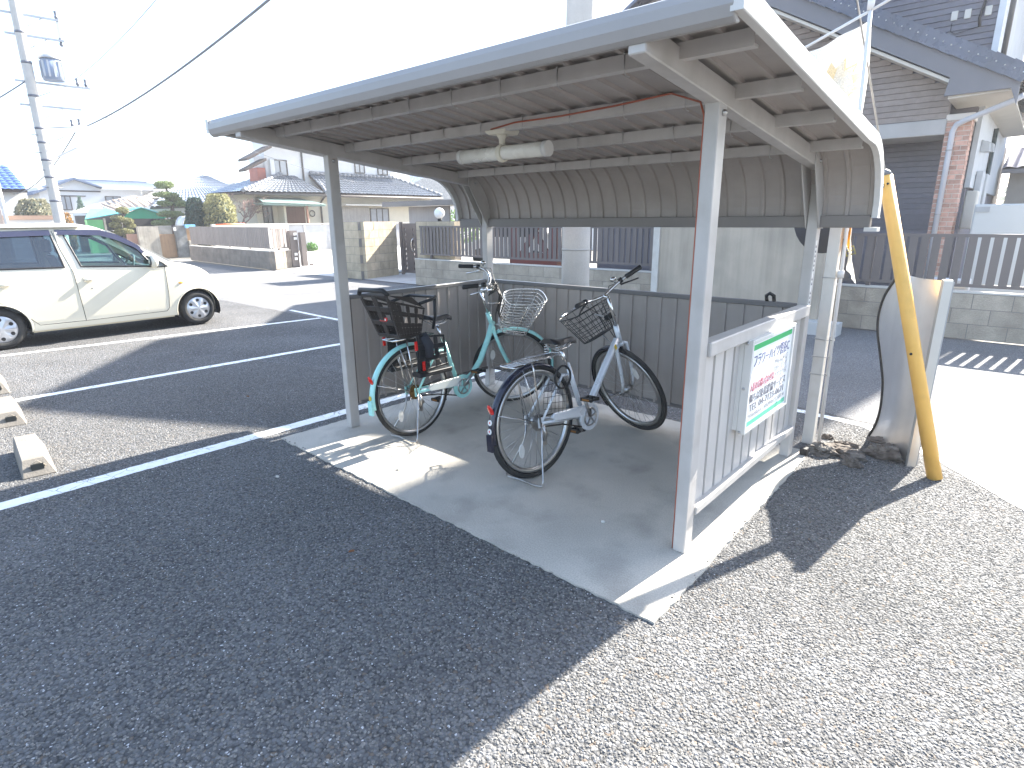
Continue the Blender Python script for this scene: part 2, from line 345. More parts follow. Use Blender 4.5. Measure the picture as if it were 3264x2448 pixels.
# ================================================================== BICYCLE SHELTER
W,D=2.727,1.551
RX0,RX1=-.325,3.035
S=thing('bicycle_shelter','bronze steel bicycle shelter with curved back roof over the two bicycles','shelter',(W/2,D/2,0))
def zb(y): return 1.965-.112*y          # underside of the roof beams
def zr(y): return zb(y)+.110            # roof sheet
for nm,(x,y) in (('f',(0,0)),('f',(W,0)),('b',(W,D)),('b',(0,D))):
    b=MB();b.box((x-.03,y-.04,0),(x+.03,y+.04,(zb(y)+.01)));p=mk('post',b,M_post,S,.004)
    if nm=='b':
        for sx in (-1,1):
            g=MB();xx=x+sx*.036
            g.prism([(xx-.003,D-.26,zb(D-.26)),(xx-.003,D-.26,zb(D-.26)+.07),(xx-.003,D+.075,zb(D)+.075),(xx-.003,D+.055,1.47),(xx-.003,D-.03,1.47)],(.006,0,0));br=mk('gusset_bracket',g,M_post,S)
            bb=MB()
            for (yy,zz) in ((D-.18,zb(D)+.05),(D-.08,zb(D)+.045),(D+.035,1.72),(D+.02,1.56)): bb.sphere((xx+sx*.005,yy,zz),.011,8,6)
            mk('bolt_heads',bb,M_steel,br,kind='stuff')
    else:
        b=MB();b.sphere((x+.034,y,zb(y)-.03),.013,10,6);mk('bolt',b,M_steel,S)
for x in (0,W):
    b=MB();y0,y1=-.63,D+.05
    b.prism([(x-.032,y0,zb(y0)),(x-.032,y0,zb(y0)+.085),(x-.032,y1,zb(y1)+.085),(x-.032,y1,zb(y1))],(.064,0,0));mk('roof_beam',b,M_post,S,.004)
for y in (-.38,.12,.62,1.2):
    z=zr(y)-.012;b=MB()
    # C channel with a lip
    prof=[(y-.022,z),(y-.022,z-.052),(y+.022,z-.052),(y+.022,z-.043),(y-.015,z-.043),(y-.015,z-.012),(y+.022,z-.012),(y+.022,z)]
    b.prism([(RX0+.03,a,c) for a,c in prof],(RX1-RX0-.06,0,0));mk('purlin',b,M_post,S)
    h=MB();n=9
    for k in range(n):
        xx=.15+k*.3
        h.tube([(xx,y-.027,z),(xx,y-.029,z-.055),(xx,y-.015,z-.07),(xx,y+.01,z-.07)],.002,5)
        h.tube([(xx,y-.027,z-.004),(xx,y-.032,z+.004)],.0035,5)
    mk('hook_bolts',h,M_steel,S,kind='stuff')
# roof pans: each one sheet from the eave over the curve and down the back, with a rib
path=[(-.63,zr(-.63))]
for k in range(1,13): y=-.6+k*.15; path.append((y,zr(y)))
yc=1.2;R=.40;zc=zr(yc)
path=[p for p in path if p[0]<yc-.05]+[(yc,zc)]
a0=math.atan(.112)
for k in range(1,11):
    a=a0+(pi/2-a0)*k/10;path.append((yc+R*(sin(a)-sin(a0)),zc-R*(cos(a0)-cos(a))))
path.append((path[-1][0],1.53))
PN=28;pw=(RX1-RX0)/PN
prof=[(0,0),(pw*.40,0),(pw*.72,0),(pw*.77,-.014),(pw*.92,-.014),(pw*.97,0),(pw,0)]
def nrm(i):
    a=path[max(i-1,0)];c=path[min(i+1,len(path)-1)];d=V((0,c[0]-a[0],c[1]-a[1])).normalized();return V((0,-d.z,d.y))
pb=MB();vs=[]
for i,(y,z) in enumerate(path):
    n=nrm(i)
    for (x,h) in prof: vs.append(V((x,y,z))+n*h)
k=len(prof);nv=len(vs)
for i,(y,z) in enumerate(path):
    n=nrm(i)
    for (x,h) in prof: vs.append(V((x,y,z))+n*(h+.0025))
fs=[]
for i in range(len(path)-1):
    for j in range(k-1):
        q=(i*k+j,i*k+j+1,(i+1)*k+j+1,(i+1)*k+j);fs.append(q);fs.append(tuple(t+nv for t in q[::-1]))
pb.add(vs,fs);PAN=pb.mesh('roof_pan')
for q in range(PN): inst('roof_pan',PAN,M_bronze,S,(RX0+q*pw,0,0))
# front fascia: rolled nose
b=MB();zf=zr(-.61)-.004;FO=.02
pr=[(-.63,zf-.075),(-.655,zf-.078),(-.672,zf-.065),(-.682,zf-.035),(-.680,zf-.005),(-.668,zf+.018),(-.645,zf+.028),(-.60,zf+.024),(-.56,zf+.012),(-.56,zf+.004),(-.63,zf+.006),(-.648,zf-.01),(-.655,zf-.04),(-.645,zf-.06),(-.63,zf-.065)]
b.prism([(RX0-.005,a+FO,c) for a,c in pr],(RX1-RX0+.01,0,0));mk('front_fascia',b,M_fascia,S,.003)
# side trims follow the roof profile
outer=[(-.66,zr(-.66)+.014)]+[(y,z+.010) for y,z in path if -.62<y<1.19]+[(V((0,y,z))+nrm(i)*.012).yz for i,(y,z) in enumerate(path) if y>=1.19][:]
inner=[(-.66,zr(-.66)-.062)]+[(y,z-.060) for y,z in path if -.62<y<1.19]+[(V((0,y,z))-nrm(i)*.052).yz for i,(y,z) in enumerate(path) if y>=1.19][:]
for x in (RX0-.03,RX1-.002):
    b=MB();n=len(outer);vs=[]
    for o_,i_ in zip(outer,inner): vs+=[(x,o_[0],o_[1]),(x+.032,o_[0],o_[1]),(x+.032,i_[0],i_[1]),(x,i_[0],i_[1])]
    fs=[(0,1,2,3),(4*n-1,4*n-2,4*n-3,4*n-4)]
    for i in range(n-1):
        for j in range(4): fs.append((i*4+j,i*4+(j+1)%4,(i+1)*4+(j+1)%4,(i+1)*4+j))
    b.add(vs,fs);mk('side_trim',b,M_trim,S,.003)
yb=path[-1][0]
b=MB();b.box((RX0+.002,yb-.035,1.475),(RX1-.006,yb+.015,1.545));mk('valance_rail',b,mat('dark_bronze_rail',(.17,.155,.145),.45),S,.004)
b=MB();b.box((RX1-.03,yb-.05,1.455),(RX1+.036,yb+.03,1.478));mk('trim_end_cap',b,M_trim,S)
# side and back walls of ribbed sheet, one panel strip at a time
M_outer_lit=mat('outer_wall_sheet_lit',(.50,.475,.45),.42,var=.05,vscale=4,streak=.05,dirt=(.36,.33,.30),dscale=4,damt=.3,spec=.45)  # lighter copy of the wall paint, brightness of the outer face put into it
def wallrun(p0,p1,inward,m=None,dp=.014):
    m=m or M_bronze
    p0=V(p0);p1=V(p1);L=(p1-p0).length;n=round(L/.122);w=L/n;d=(p1-p0).normalized();ang=atan2(d.y,d.x)
    pr=[(0,0),(w*.08,0),(w*.11,dp),(w*.27,dp),(w*.30,0),(w,0)];b=MB();vs=[]
    for z in (.175,.985):
        for (x,h) in pr: vs.append((x,h*inward,z))
    for z in (.175,.985):
        for (x,h) in pr: vs.append((x,h*inward+.002*inward,z))
    fs=[]
    for j in range(5):fs+=[(j,j+1,j+7,j+6),(12+j+6,12+j+7,12+j+1,12+j)]
    b.add(vs,fs);me=b.mesh('wall_panel')
    for q in range(n): inst('wall_panel',me,m,S,p0+d*(w*q),(0,0,ang))
wallrun((0,.045,0),(0,D-.045,0),-1)
wallrun((.035,D,0),(W-.035,D,0),-1)
wallrun((W+.005,.045,0),(W+.005,D-.045,0),1,M_outer_lit,.026)
M_rail=mat('dark_rail',(.13,.125,.125),.4,spec=.5)
b=MB();b.box((-.022,.042,.98),(.022,D-.042,1.012));mk('top_rail',b,M_rail,S,.004)
b=MB();b.box((.033,D-.022,.98),(W-.033,D+.022,1.012));mk('top_rail',b,M_rail,S,.004)
b=MB();b.box((-.015,.042,.165),(.015,D-.042,.19));mk('bottom_rail',b,M_rail,S,.003)
b=MB();b.box((.033,D-.015,.165),(W-.033,D+.015,.19));mk('bottom_rail',b,M_rail,S,.003)
b=MB();b.box((W-.02,.042,.945),(W+.045,D-.02,1.012));mk('top_rail',b,M_post,S,.005)
b=MB();b.box((W-.015,.042,.175),(W+.04,D-.02,.215));mk('bottom_rail',b,M_post,S,.004)
b=MB();b.tube([(2.5,D,1.01),(2.5,D-.02,1.05),(2.52,D-.02,1.065),(2.54,D,1.05),(2.54,D+.03,.98)],.012,8);mk('cable_end',b,M_black,S)
# sticker strip on the rear post
b=MB();b.box((W+.0305,D-.03,.98),(W+.0325,D-.005,1.40));st=mk('sticker_strip',b,M_white,S)
b=MB()
for i in range(13):
    z=1.375-i*.028
    if i in (6,9): continue
    b.box((W+.0327,D-.026,z-.016),(W+.0333,D-.010,z-.010));b.box((W+.0327,D-.021,z-.02),(W+.0333,D-.016,z-.002))
mk('sticker_print',b,mat('print_dark',(.08,.08,.1),.7),st,kind='stuff')
# ------------------------------------------------------------------ lamp
LP=thing('tube_lamp','round tube lamp with cream bracket hung under the shelter roof','lamp',(1.455,.15,2.0))
b=MB();b.cyl((1.135,.15,1.892),(1.775,.15,1.892),.037,n=20);mk('lamp_tube',b,mat('lamp_diffuser',(.68,.65,.58),.25,var=.05,spec=.5,dirt=(.4,.37,.3),dscale=8,damt=.4),LP)
M_ecap=mat('lamp_end_cap',(.55,.53,.5),.35)
for x in (1.128,1.752):
    b=MB();b.cyl((x,.15,1.892),(x+.03,.15,1.892),.0395,n=20);mk('end_cap',b,M_ecap,LP)
#mat('lamp_end_cap',(.55,.53,.5),.35),LP)
b=MB();b.torus((1.455,.15,1.892),.041,.008,'x',24,6,sq=2.2);mk('clamp_ring',b,M_cream,LP)
b=MB();b.prism([(1.40,.10,1.985),(1.51,.10,1.985),(1.53,.09,2.0),(1.53,.09,2.008),(1.38,.09,2.008),(1.38,.09,2.0)],(0,.12,0));mk('base_plate',b,M_cream,LP,.003)
b=MB();b.tube([(1.455,.15,1.99),(1.455,.15,1.965),(1.455,.15,1.93)],[.035,.018,.016],10);mk('stem',b,M_cream,LP)
M_orange=mat('orange_cable',(.36,.10,.055),.55)
b=MB();z0=zr(.12)-.046
b.tube([(1.42,.10,2.012),(1.6,.09,z0+.012),(1.9,.088,z0+.01),(2.2,.09,z0+.02),(2.5,.06,z0+.03),(2.66,.0,1.985),(2.692,-.028,1.93),(2.6935,-.030,1.5),(2.6935,-.030,1.0),(2.6935,-.030,.5),(2.6935,-.030,.005)],.0045,6)
mk('lamp_cable',b,M_orange,label='orange cable from the tube lamp down the front right post',cat='cable')
# ------------------------------------------------------------------ notice sign
NS=thing('notice_sign','white notice board with green stripes fixed to the right shelter wall','sign',(2.79,.86,.45))
x0=2.775;b=MB();b.box((x0-.012,.504,.459),(x0+.012,1.181,.946));mk('board',b,mat('sign_white',(.80,.79,.77),.45,var=.02),NS,.002)
b=MB();
for (y,z,y2,z2) in ((.50,.455,.52,.95),(1.165,.455,1.185,.95),(.5205,.455,1.1645,.47),(.5205,.93,1.1645,.95)): b.box((x0-.02,y,z),(x0+.022,y2,z2))
b.box((x0-.055,.5005,.47),(x0-.021,.545,.935));mk('frame',b,mat('sign_frame',(.62,.61,.58),.4),NS,.002)
for z,c in ((.905,(.03,.42,.13)),(.497,(.12,.5,.33))):
    b=MB();b.box((x0+.0122,.535,z-.014),(x0+.0135,1.15,z+.014));mk('green_stripe',b,mat('green_print',c,.5),NS)
b=MB()
for z in (.935,.70,.465): b.sphere((x0-.005,.498,z),.008,8,5)
mk('screws',b,M_steel,NS,kind='stuff')
def text(name,body,size,loc,rot,m,parent,align='LEFT',width=None,th=.0006,mirror=False):
    c=bpy.data.curves.new(name,'FONT');c.body=body;c.size=size;c.align_x=align;c.extrude=th;c.resolution_u=2
    tmp=bpy.data.objects.new(name,c);dg=bpy.context.evaluated_depsgraph_get();COL.objects.link(tmp);dg.update()
    me=bpy.data.meshes.new_from_object(tmp.evaluated_get(dg));bpy.data.objects.remove(tmp);bpy.data.curves.remove(c)
    me.materials.clear();me.materials.append(m)
    xs=[v.co.x for v in me.vertices] or [0]
    if width:
        k=width/max(1e-6,max(xs)-min(xs))
        for v in me.vertices: v.co.x*=k
    if mirror:
        for v in me.vertices: v.co.x*=-1
    me.name=name;o=bpy.data.objects.new(name,me);COL.objects.link(o);o.parent=parent;o.location=V(loc)-wloc(parent);o.rotation_euler=rot
    return o
SR=(pi/2,0,pi/2);xt=x0+.0132
P_dk=mat('print_navy',(.10,.115,.24),.6);P_rd=mat('print_red',(.52,.17,.22),.6);P_gr=mat('print_grey',(.52,.52,.53),.6);P_bk=mat('print_black',(.16,.16,.19),.6)
text('lettering','フラワーハイツ菅谷C',.075,(xt,.555,.805),SR,P_dk,NS,width=.56)
text('lettering','2DK×6世帯',.042,(xt,1.12,.755),SR,P_gr,NS,'RIGHT',width=.22)
text('lettering','フローリング',.042,(xt,1.12,.715),SR,P_gr,NS,'RIGHT',width=.22)
text('lettering','エアコン付',.042,(xt,1.12,.675),SR,P_gr,NS,'RIGHT',width=.20)
text('lettering','入居のお問い合わせは',.055,(xt,.545,.675),SR,P_rd,NS,width=.36)
text('lettering','㈱ちば東葛農協サービス',.058,(xt,.55,.612),SR,P_bk,NS,width=.57)
text('lettering','TEL 04-7123-0671',.056,(xt,.56,.562),SR,P_bk,NS,width=.54)
text('lettering','野田市山崎2640-1  山崎団地前 営業時間9:00',.03,(xt,.545,.527),SR,P_gr,NS,width=.58)
# ================================================================== BICYCLES
M_mint=mat('mint_frame_paint',(.36,.71,.67),.28,var=.05,spec=.5,coat=.4)
M_silver=mat('silver_frame_paint',(.64,.67,.70),.28,var=.05,spec=.5,coat=.4,metal=.15)
M_navy=mat('navy_fender',(.012,.014,.03),.2,var=.1,coat=.5)
M_rim=mat('alloy_rim',(.5,.5,.49),.3,1,var=.12,vscale=15)
M_red=mat('red_reflector',(.62,.02,.015),.15,var=.1,coat=.6)
M_rust=mat('rusty_cog',(.25,.15,.06),.5,.8,var=.3,vscale=40)
M_clear=mat('white_reflector',(.62,.6,.56),.2,coat=.5)
M_gold=mat('yellow_sticker',(.6,.42,.05),.5)
M_seat=mat('saddle_vinyl',(.016,.016,.018),.42,var=.1,bump=.2,bscale=200)
M_dbrown=mat('brown_black_resin',(.032,.026,.023),.5,var=.12)
M_wire=mat('black_wire',(.02,.02,.02),.4)
M_swire=mat('bright_wire',(.66,.65,.62),.22,.9,var=.1)
RW=.335
def make_bike(name,label,loc,rz,lean,steer,cfg):
    RW=cfg.get('rw',.335)
    T=thing(name,label,'bicycle',loc);T.rotation_mode='XYZ'
    Tm=Matrix.Rotation(rz,4,'Z')@Matrix.Rotation(lean,4,'X')
    hub=V((cfg['wb'],0,RW));ang=radians(69);ax=V((-cos(ang),0,sin(ang)));pf=V((sin(ang),0,cos(ang)))
    A0=hub-pf*.05
    def H(t,f=0,y=0): p=A0+ax*t+pf*f;return V((p.x,y,p.z))     # steering frame point
    Sm=Matrix.Translation(A0)@Matrix.Rotation(steer,4,ax)@Matrix.Translation(-A0)
    def P(nm,mb,m,par=None,st=False,**k):
        mb.xf(Tm@Sm if st else Tm);return mk(nm,mb,m,par or T,local=True,**k)
    def wheel(c,st,rear):
        b=MB();b.torus(c,RW-.018,.0185,'y',56,10,sq=.95);w=P('wheel',b,M_rubber,st=st)
        b=MB();n=56
        for R0,R1,yy in((.287,.303,.013),(.303,.316,.0155)):
            pass
        vs=[];prof=[(.290,-.012),(.290,.012),(.313,.0145),(.318,.010),(.318,-.010),(.313,-.0145)]
        for i in range(n):
            a=2*pi*i/n
            for r,y in prof: vs.append((c[0]+r*cos(a),c[1]+y,c[2]+r*sin(a)))
        k=6;b.add(vs,[(i*k+j,i*k+(j+1)%k,((i+1)%n)*k+(j+1)%k,((i+1)%n)*k+j) for i in range(n) for j in range(k)],True)
        P('rim',b,M_rim,w,st)
        b=MB()
        for i in range(32):
            a=2*pi*i/32;sd=1 if i%2 else -1;a2=a+(.55 if (i//2)%2 else -.55)
            b.tube([(c[0]+.02*cos(a2),sd*.028,c[2]+.02*sin(a2)),(c[0]+.292*cos(a),0,c[2]+.292*sin(a))],.0013,4)
        P('spokes',b,M_steel,w,st,kind='stuff')
        b=MB();b.tube([(c[0],-.055,c[2]),(c[0],-.032,c[2]),(c[0],-.03,c[2]),(c[0],.03,c[2]),(c[0],.032,c[2]),(c[0],.055,c[2])],[.008,.008,.024,.024,.008,.008],12);P('hub',b,M_steel,w,st)
        b=MB();a=-2.2 if rear else 2.6
        b.prism([(c[0]+.2*cos(a)+.03*cos(t)*(.7),-.004,c[2]+.2*sin(a)+.045*sin(t)) for t in [k*pi/6 for k in range(12)]],(0,.008,0));P('spoke_reflector',b,M_clear,w,st)
        return w
    rh=V((0,0,RW))
    wheel(rh,False,True);wheel(hub,True,False)
    def fender(c,a0,a1,st,m,nm='fender'):
        b=MB();n=26;vs=[];pr=[(-.026,-.012),(-.020,.001),(-.008,.006),(.008,.006),(.020,.001),(.026,-.012)]
        for i in range(n+1):
            a=a0+(a1-a0)*i/n
            for y,h in pr: r=.352+h;vs.append((c[0]+r*cos(a),y,c[2]+r*sin(a)))
        fs=[(i*6+j,i*6+j+1,(i+1)*6+j+1,(i+1)*6+j) for i in range(n) for j in range(5)]
        b.add(vs,fs,True);return P(nm,b,m,st=st,solid=.002)
    fr=fender(rh,radians(62),radians(190),False,cfg['fender'])
    b=MB()
    for y in (-.03,.03):
        b.tube([(0,y*1.6,RW),(-.33*.95,y,RW+.11)],.0028,5);b.tube([(0,y*1.6,RW),(-.10,y,RW+.335)],.0028,5)
    P('fender_stay',b,M_chrome,kind='stuff')
    ff=fender(hub,radians(-18),radians(118),True,cfg['fender'])
    b=MB()
    for y in (-.03,.03): b.tube([(hub.x,y*1.7,hub.z),(hub.x+.335,y,hub.z-.06)],.0026,5)
    P('fender_stay',b,M_chrome,st=True,kind='stuff')
    # reflector and stickers on the rear fender
    def fpt(a,r=.360): return V((r*cos(a),0,RW+r*sin(a)))
    b=MB();q=fpt(radians(157),.372);b.sphere((0,0,0),(.010,.021,.038),10,8,Matrix.Translation(q)@Matrix.Rotation(-radians(23),4,'Y'));P('reflector',b,M_red)
    for a,m in cfg['stickers']:
        b=MB();q=fpt(radians(a),.3605);b.tube([q,q+V((cos(radians(a)),0,sin(radians(a))))*.0012],.017,14);s=P('sticker',b,m)
        if m is M_white:
            b=MB();q2=q+V((cos(radians(a)),0,sin(radians(a))))*.0014;t=V((-sin(radians(a)),0,cos(radians(a))))
            b.add([q2+t*.008,q2+V((0,.007,0)),q2-t*.009,q2-V((0,.005,0))],[(0,1,2,3)]);P('sticker_mark',b,M_red,s)
    b=MB();a=radians(184);b.box((-.012,-.022,-.07),(.004,.022,.03),Matrix.Translation(fpt(a,.358)));P('mud_flap',b,cfg['flap'])
    # frame
    BB=V(cfg['bb']);st_top=V(cfg['seat_top']);b=MB()
    b.tube(cfg['down'],cfg['down_r'],14);
    b.tube([BB,st_top],.0165,12)
    b.cyl(BB+V((0,-.04,0)),BB+V((0,.04,0)),.024,n=14)
    b.cyl(H(.395),H(.53),.0185,n=14)
    for y in (-1,1):
        b.tube([BB+V((-.03,.015*y,0)),(.17,.045*y,.325),(0,.062*y,RW)],.0095,8)
        b.tube([st_top-V((-.0,0,.07)),(.22,.045*y,.60),(0,.062*y,RW)],.008,8)
        b.box((-.02,.058*y-.004,RW-.03),(.025,.058*y+.004,RW+.03))
    P('frame',b,cfg['paint'])
    # fork
    b=MB();b.tube([H(.375),H(.40)],.02,12)
    for y in (-1,1): b.tube([H(.385,0,.02*y),H(.37,0,.048*y),H(.2,.008,.052*y),H(.08,.025,.054*y),H(0,.05,.056*y)],[.014,.0145,.013,.011,.009],10)
    P('fork',b,cfg['paint'],st=True)
    # stem and bars
    b=MB();tt=cfg['stem_t'];b.tube([H(.53),H(tt)],.0115,10);b.tube([H(tt),H(tt+.01,.03),H(tt+.008,.045)],[.013,.014,.012],10)
    P('stem',b,M_chrome,st=True)
    bar=[V(p) for p in cfg['bar']]
    L=[H(tt+.008,.045)+V((0,0,0))]+[H(tt+.008,.045)+V((p.x,p.y,p.z)) for p in bar];Rr=[V((p.x,-p.y,p.z)) for p in L]
    def sm(pts):
        q=[]
        for i in range(len(pts)-1):
            p0=pts[max(i-1,0)];p1=pts[i];p2=pts[i+1];p3=pts[min(i+2,len(pts)-1)]
            for k in range(5):
                t=k/5;q.append(.5*((2*p1)+(-p0+p2)*t+(2*p0-5*p1+4*p2-p3)*t*t+(-p0+3*p1-3*p2+p3)*t*t*t))
        return q+[pts[-1]]
    cl=sm(L);b=MB();b.tube([p for p in sm(Rr)[::-1]]+cl[1:],.0112,10);hb=P('handlebar',b,cfg['barm'],st=True)
    for side,pts in ((1,L),(-1,Rr)):
        e=pts[-1];d=(pts[-1]-pts[-2]).normalized();b=MB();b.tube([e-d*.12,e-d*.115,e-d*.06,e,e+d*.004],[.015,.0168,.0158,.0172,.012],12);P('grip',b,M_black,hb,True)
        m=e-d*.16;b=MB();b.tube([m+V((.01,0,-.012)),m+V((.045,0,-.03))+d*.02,m+V((.05,0,-.045))+d*.08,m+V((.04,0,-.06))+d*.14],[.009,.007,.005,.005],8);P('brake_lever',b,cfg['lever'],hb,True)
        b=MB();b.cyl(m-d*.014,m+d*.014,.019,n=12);P('clamp',b,M_black,hb,True)
        b=MB();b.tube([m+V((.01,0,-.01)),m+V((.10,-.03*side,.0)),H(.62,.13,.02*side),H(.50,.06,.015*side),H(.40,.03,0)],.0028,6);P('brake_cable',b,M_black,hb,True)
    bs=cfg['bell'];e=(L if bs>0 else Rr);q=e[-1]-(e[-1]-e[-2]).normalized()*.20+V((0,0,.035));b=MB();b.sphere(q,(.023,.023,.017),12,8);b.cyl(q-V((0,0,.03)),q,.006);P('bell',b,M_chrome,hb,True)
    # saddle
    sp=V(cfg['saddle']);b=MB();b.tube([st_top-V((0,0,.03)),sp-V((0,0,.05))],.0125,10);P('seat_post',b,M_chrome)
    def sad(u,v):
        x=-.125+.265*u;q=min(u/.22,1);wd=(.086*(1-min(1,max(0,u-.05)/.62))**1.3+.017)*sqrt(max(0,1-(1-q)**2*.75))
        if u>.92: wd*=sqrt(max(.02,1-((u-.92)/.085)**2))
        t=(v-.5)*2;a=t*pi/2;y=wd*sin(a)
        z=.030*(1-abs(sin(a))**2.6)-.012
        dz=.022*(1-u)**3+.012*max(0,u-.55)-.02*max(0,u-.85)/.15
        return (sp.x+x,sp.y+y,sp.z+z+dz)
    b=MB();b.grid(sad,18,16);n=17
    b.f.append(tuple(range(n)));b.sm.append(False)
    sa=P('saddle',b,M_seat,solid=.006)
    if cfg['springs']:
        for y in (-.045,.045):
            b=MB();b.tube([(sp.x-.08+.016*cos(t*.9),y+.016*sin(t*.9),sp.z-.055+t*.0022) for t in range(28)],.0035,5);P('saddle_spring',b,M_chrome,sa)
    b=MB()
    for y in (-.02,.02): b.tube([(sp.x-.10,y*2,sp.z+.0),(sp.x-.04,y,sp.z-.04),(sp.x+.05,y,sp.z-.035),(sp.x+.12,y*.4,sp.z)],.0035,6)
    P('saddle_rails',b,M_chrome,sa,kind='stuff')
    # drive
    cw=BB+V((0,-.048,0));b=MB()
    if cfg['guard']:
        b.tube([cw+V((0,-.012,0)),cw+V((0,.006,0))],.092,28);gd=P('chain_guard_disc',b,cfg['guard'])
        b=MB();b.torus(tuple(cw+V((0,-.014,0))),.058,.006,'y',28,6)
        for k in range(5):
            a=k*2*pi/5+.3;b.bar(cw+V((.012*cos(a),-.016,.012*sin(a))),cw+V((.06*cos(a),-.016,.06*sin(a))),.004,.018,(0,1,0))
        P('chainwheel',b,M_steel)
        b=MB();b.prism([(BB.x-.02,-.062,BB.z+.085),(.12,-.062,RW+.03),(.10,-.062,RW+.005),(.13,-.062,RW-.02),(BB.x-.02,-.062,BB.z+.01)],(0,.02,0));P('chain_case',b,cfg['case'],bevel=.004)
    b=MB();b.tube([(.0,-.045,RW-.03),(.2,-.046,RW-.06+.0),(BB.x,-.05,BB.z-.078)],.005,5);b.tube([(.0,-.045,RW+.035),(BB.x,-.05,BB.z+.072)],.005,5);P('chain',b,mat('oily_chain',(.06,.05,.04),.5,.8))
    b=MB();
    for k,r in enumerate((.055,.048,.041,.035,.03)): b.tube([(0,-.036-.004*k,RW),(0,-.038-.004*k,RW)],r,20)
    P('sprocket',b,cfg['cog'])
    b=MB();b.tube([(0.01,-.06,RW-.02),(.03,-.062,RW-.07),(.02,-.06,RW-.12)],[.012,.016,.012],8);b.cyl((.035,-.066,RW-.08),(.035,-.054,RW-.08),.018,n=12);b.cyl((.02,-.066,RW-.13),(.02,-.054,RW-.13),.018,n=12);P('derailleur',b,M_steel)
    ca=cfg['crank']
    for sd in (-1,1):
        a=ca+(0 if sd<0 else pi);e=BB+V((.155*cos(a),0,.155*sin(a)));b=MB();b.tube([BB+V((0,.06*sd,0)),e+V((0,.072*sd,0))],[.013,.010],8);P('crank',b,M_steel)
        b=MB();c0=e+V((0,.115*sd,0))
        for dx in (-.034,.034): b.box((c0.x+dx-.008,c0.y-.045,c0.z-.011),(c0.x+dx+.008,c0.y+.045,c0.z+.011))
        for dy in (-.04,.0,.04): b.box((c0.x-.034,c0.y+dy-.006,c0.z-.007),(c0.x+.034,c0.y+dy+.006,c0.z+.007))
        pd=P('pedal',b,M_black)
        for dx in (-.0425,.0425):
            b=MB();b.box((c0.x+dx-.0012,c0.y-.028,c0.z-.006),(c0.x+dx+.0012,c0.y+.028,c0.z+.006));P('pedal_reflector',b,mat('amber',(.22,.085,.012),.3) if 'amber' not in bpy.data.materials else bpy.data.materials['amber'],pd)
    # double stand, down
    b=MB();zz=.004
    for y in (-1,1): b.tube([(.0,.062*y,RW),(-.015,.075*y,RW-.12),(-.03,.085*y,RW-.16),(-.10,.15*y,zz+.03),(-.115,.155*y,zz+.006)],.0062,7)
    b.tube([(-.115,.155,zz+.006),(-.13,.12,zz+.004),(-.12,.06,zz+.004),(-.125,-.06,zz+.004),(-.13,-.12,zz+.004),(-.115,-.155,zz+.006)],.0062,7);P('stand',b,M_steel)
    # basket
    bk=cfg['basket'];wm=bk['m'];b=MB();nx,ny,nz=bk['n'];cf,ct,hh=bk['f'],bk['t'],bk['h'];C0=H(ct,cf);dz=ax;dx=pf;dy=V((0,1,0))
    tl=bk.get('tilt',0);R=Matrix.Rotation(tl,3,'Y');dz=R@V((0,0,1));dx=R@V((1,0,0))
    def bp(u,v,w):   # u front, v side, w height 0..1
        sx=bk['lx']*(bk['bot']+(1-bk['bot'])*w)/2;sy=bk['ly']*(bk['bot']+(1-bk['bot'])*w)/2
        e=3.2;r=(abs(u)**e+abs(v)**e)**(1/e) or 1
        return C0+dx*(u/r*sx*max(abs(u),abs(v))*1.0 +bk['off']*w)+dy*(v/r*sy*max(abs(u),abs(v)))+dz*(w*hh+ (bk['slope']*w*u))
    N=40;ring=[(max(-1,min(1,1.42*cos(2*pi*i/N))),max(-1,min(1,1.42*sin(2*pi*i/N)))) for i in range(N)]
    for k in range(nz+1):
        w=k/nz;b.tube([bp(u,v,w) for u,v in ring],bk['r']*(2.0 if k==nz else 1),5,True)
    for i in range(0,N,bk['step']):
        u,v=ring[i];b.tube([bp(u,v,k/4) for k in range(5)],bk['r'],4)
    for i in range(-nx,nx+1): b.tube([bp(i/(nx+.01)*.98,-.98,0),bp(i/(nx+.01)*.98,.98,0)],bk['r'],4)
    for i in range(-ny,ny+1): b.tube([bp(-.98,i/(ny+.01)*.98,0),bp(.98,i/(ny+.01)*.98,0)],bk['r'],4)
    bo=P('basket',b,wm,st=True)
    if bk.get('carry'):
        b=MB();b.tube([bp(.98,-.45,1),bp(.98,-.45,1)+dx*.05+dz*.01,bp(.98,.45,1)+dx*.05+dz*.01,bp(.98,.45,1)],.006,7);P('basket_handle',b,M_chrome,bo,True)
    b=MB();b.tube([H(.42,.02),H(.42,.02)+V((.09,0,-.02)),bp(-.2,0,0)],.007,6);b.tube([H(.60,.02,.02),bp(-1,.15,.75)],.005,6);P('basket_bracket',b,M_steel,bo,True)
    return T,P,H,rh
rack_done=None
cfgB=dict(rw=.355,wb=1.075,paint=M_silver,fender=M_navy,flap=M_navy,stickers=[(168,M_white),(176,M_white)],bb=(.46,0,.285),seat_top=(.325,0,.655),
  down=[(.845,0,.735),(.70,0,.56),(.53,0,.345),(.46,0,.285)],down_r=[.024,.025,.025,.022],stem_t=.74,barm=M_chrome,lever=M_black,bell=-1,
  bar=[(.0,.09,.015),(-.045,.20,.035),(-.115,.30,.045)],saddle=(.27,0,.80),springs=True,guard=M_silver,case=M_silver,cog=M_steel,crank=2.0,
  basket=dict(m=M_wire,n=(3,4),f=.19,t=.43,h=.22,lx=.27,ly=.36,bot=.72,off=.03,slope=.02,r=.0024,step=2,tilt=.05,carry=True))
cfgB['basket']['n']=(3,4,5)
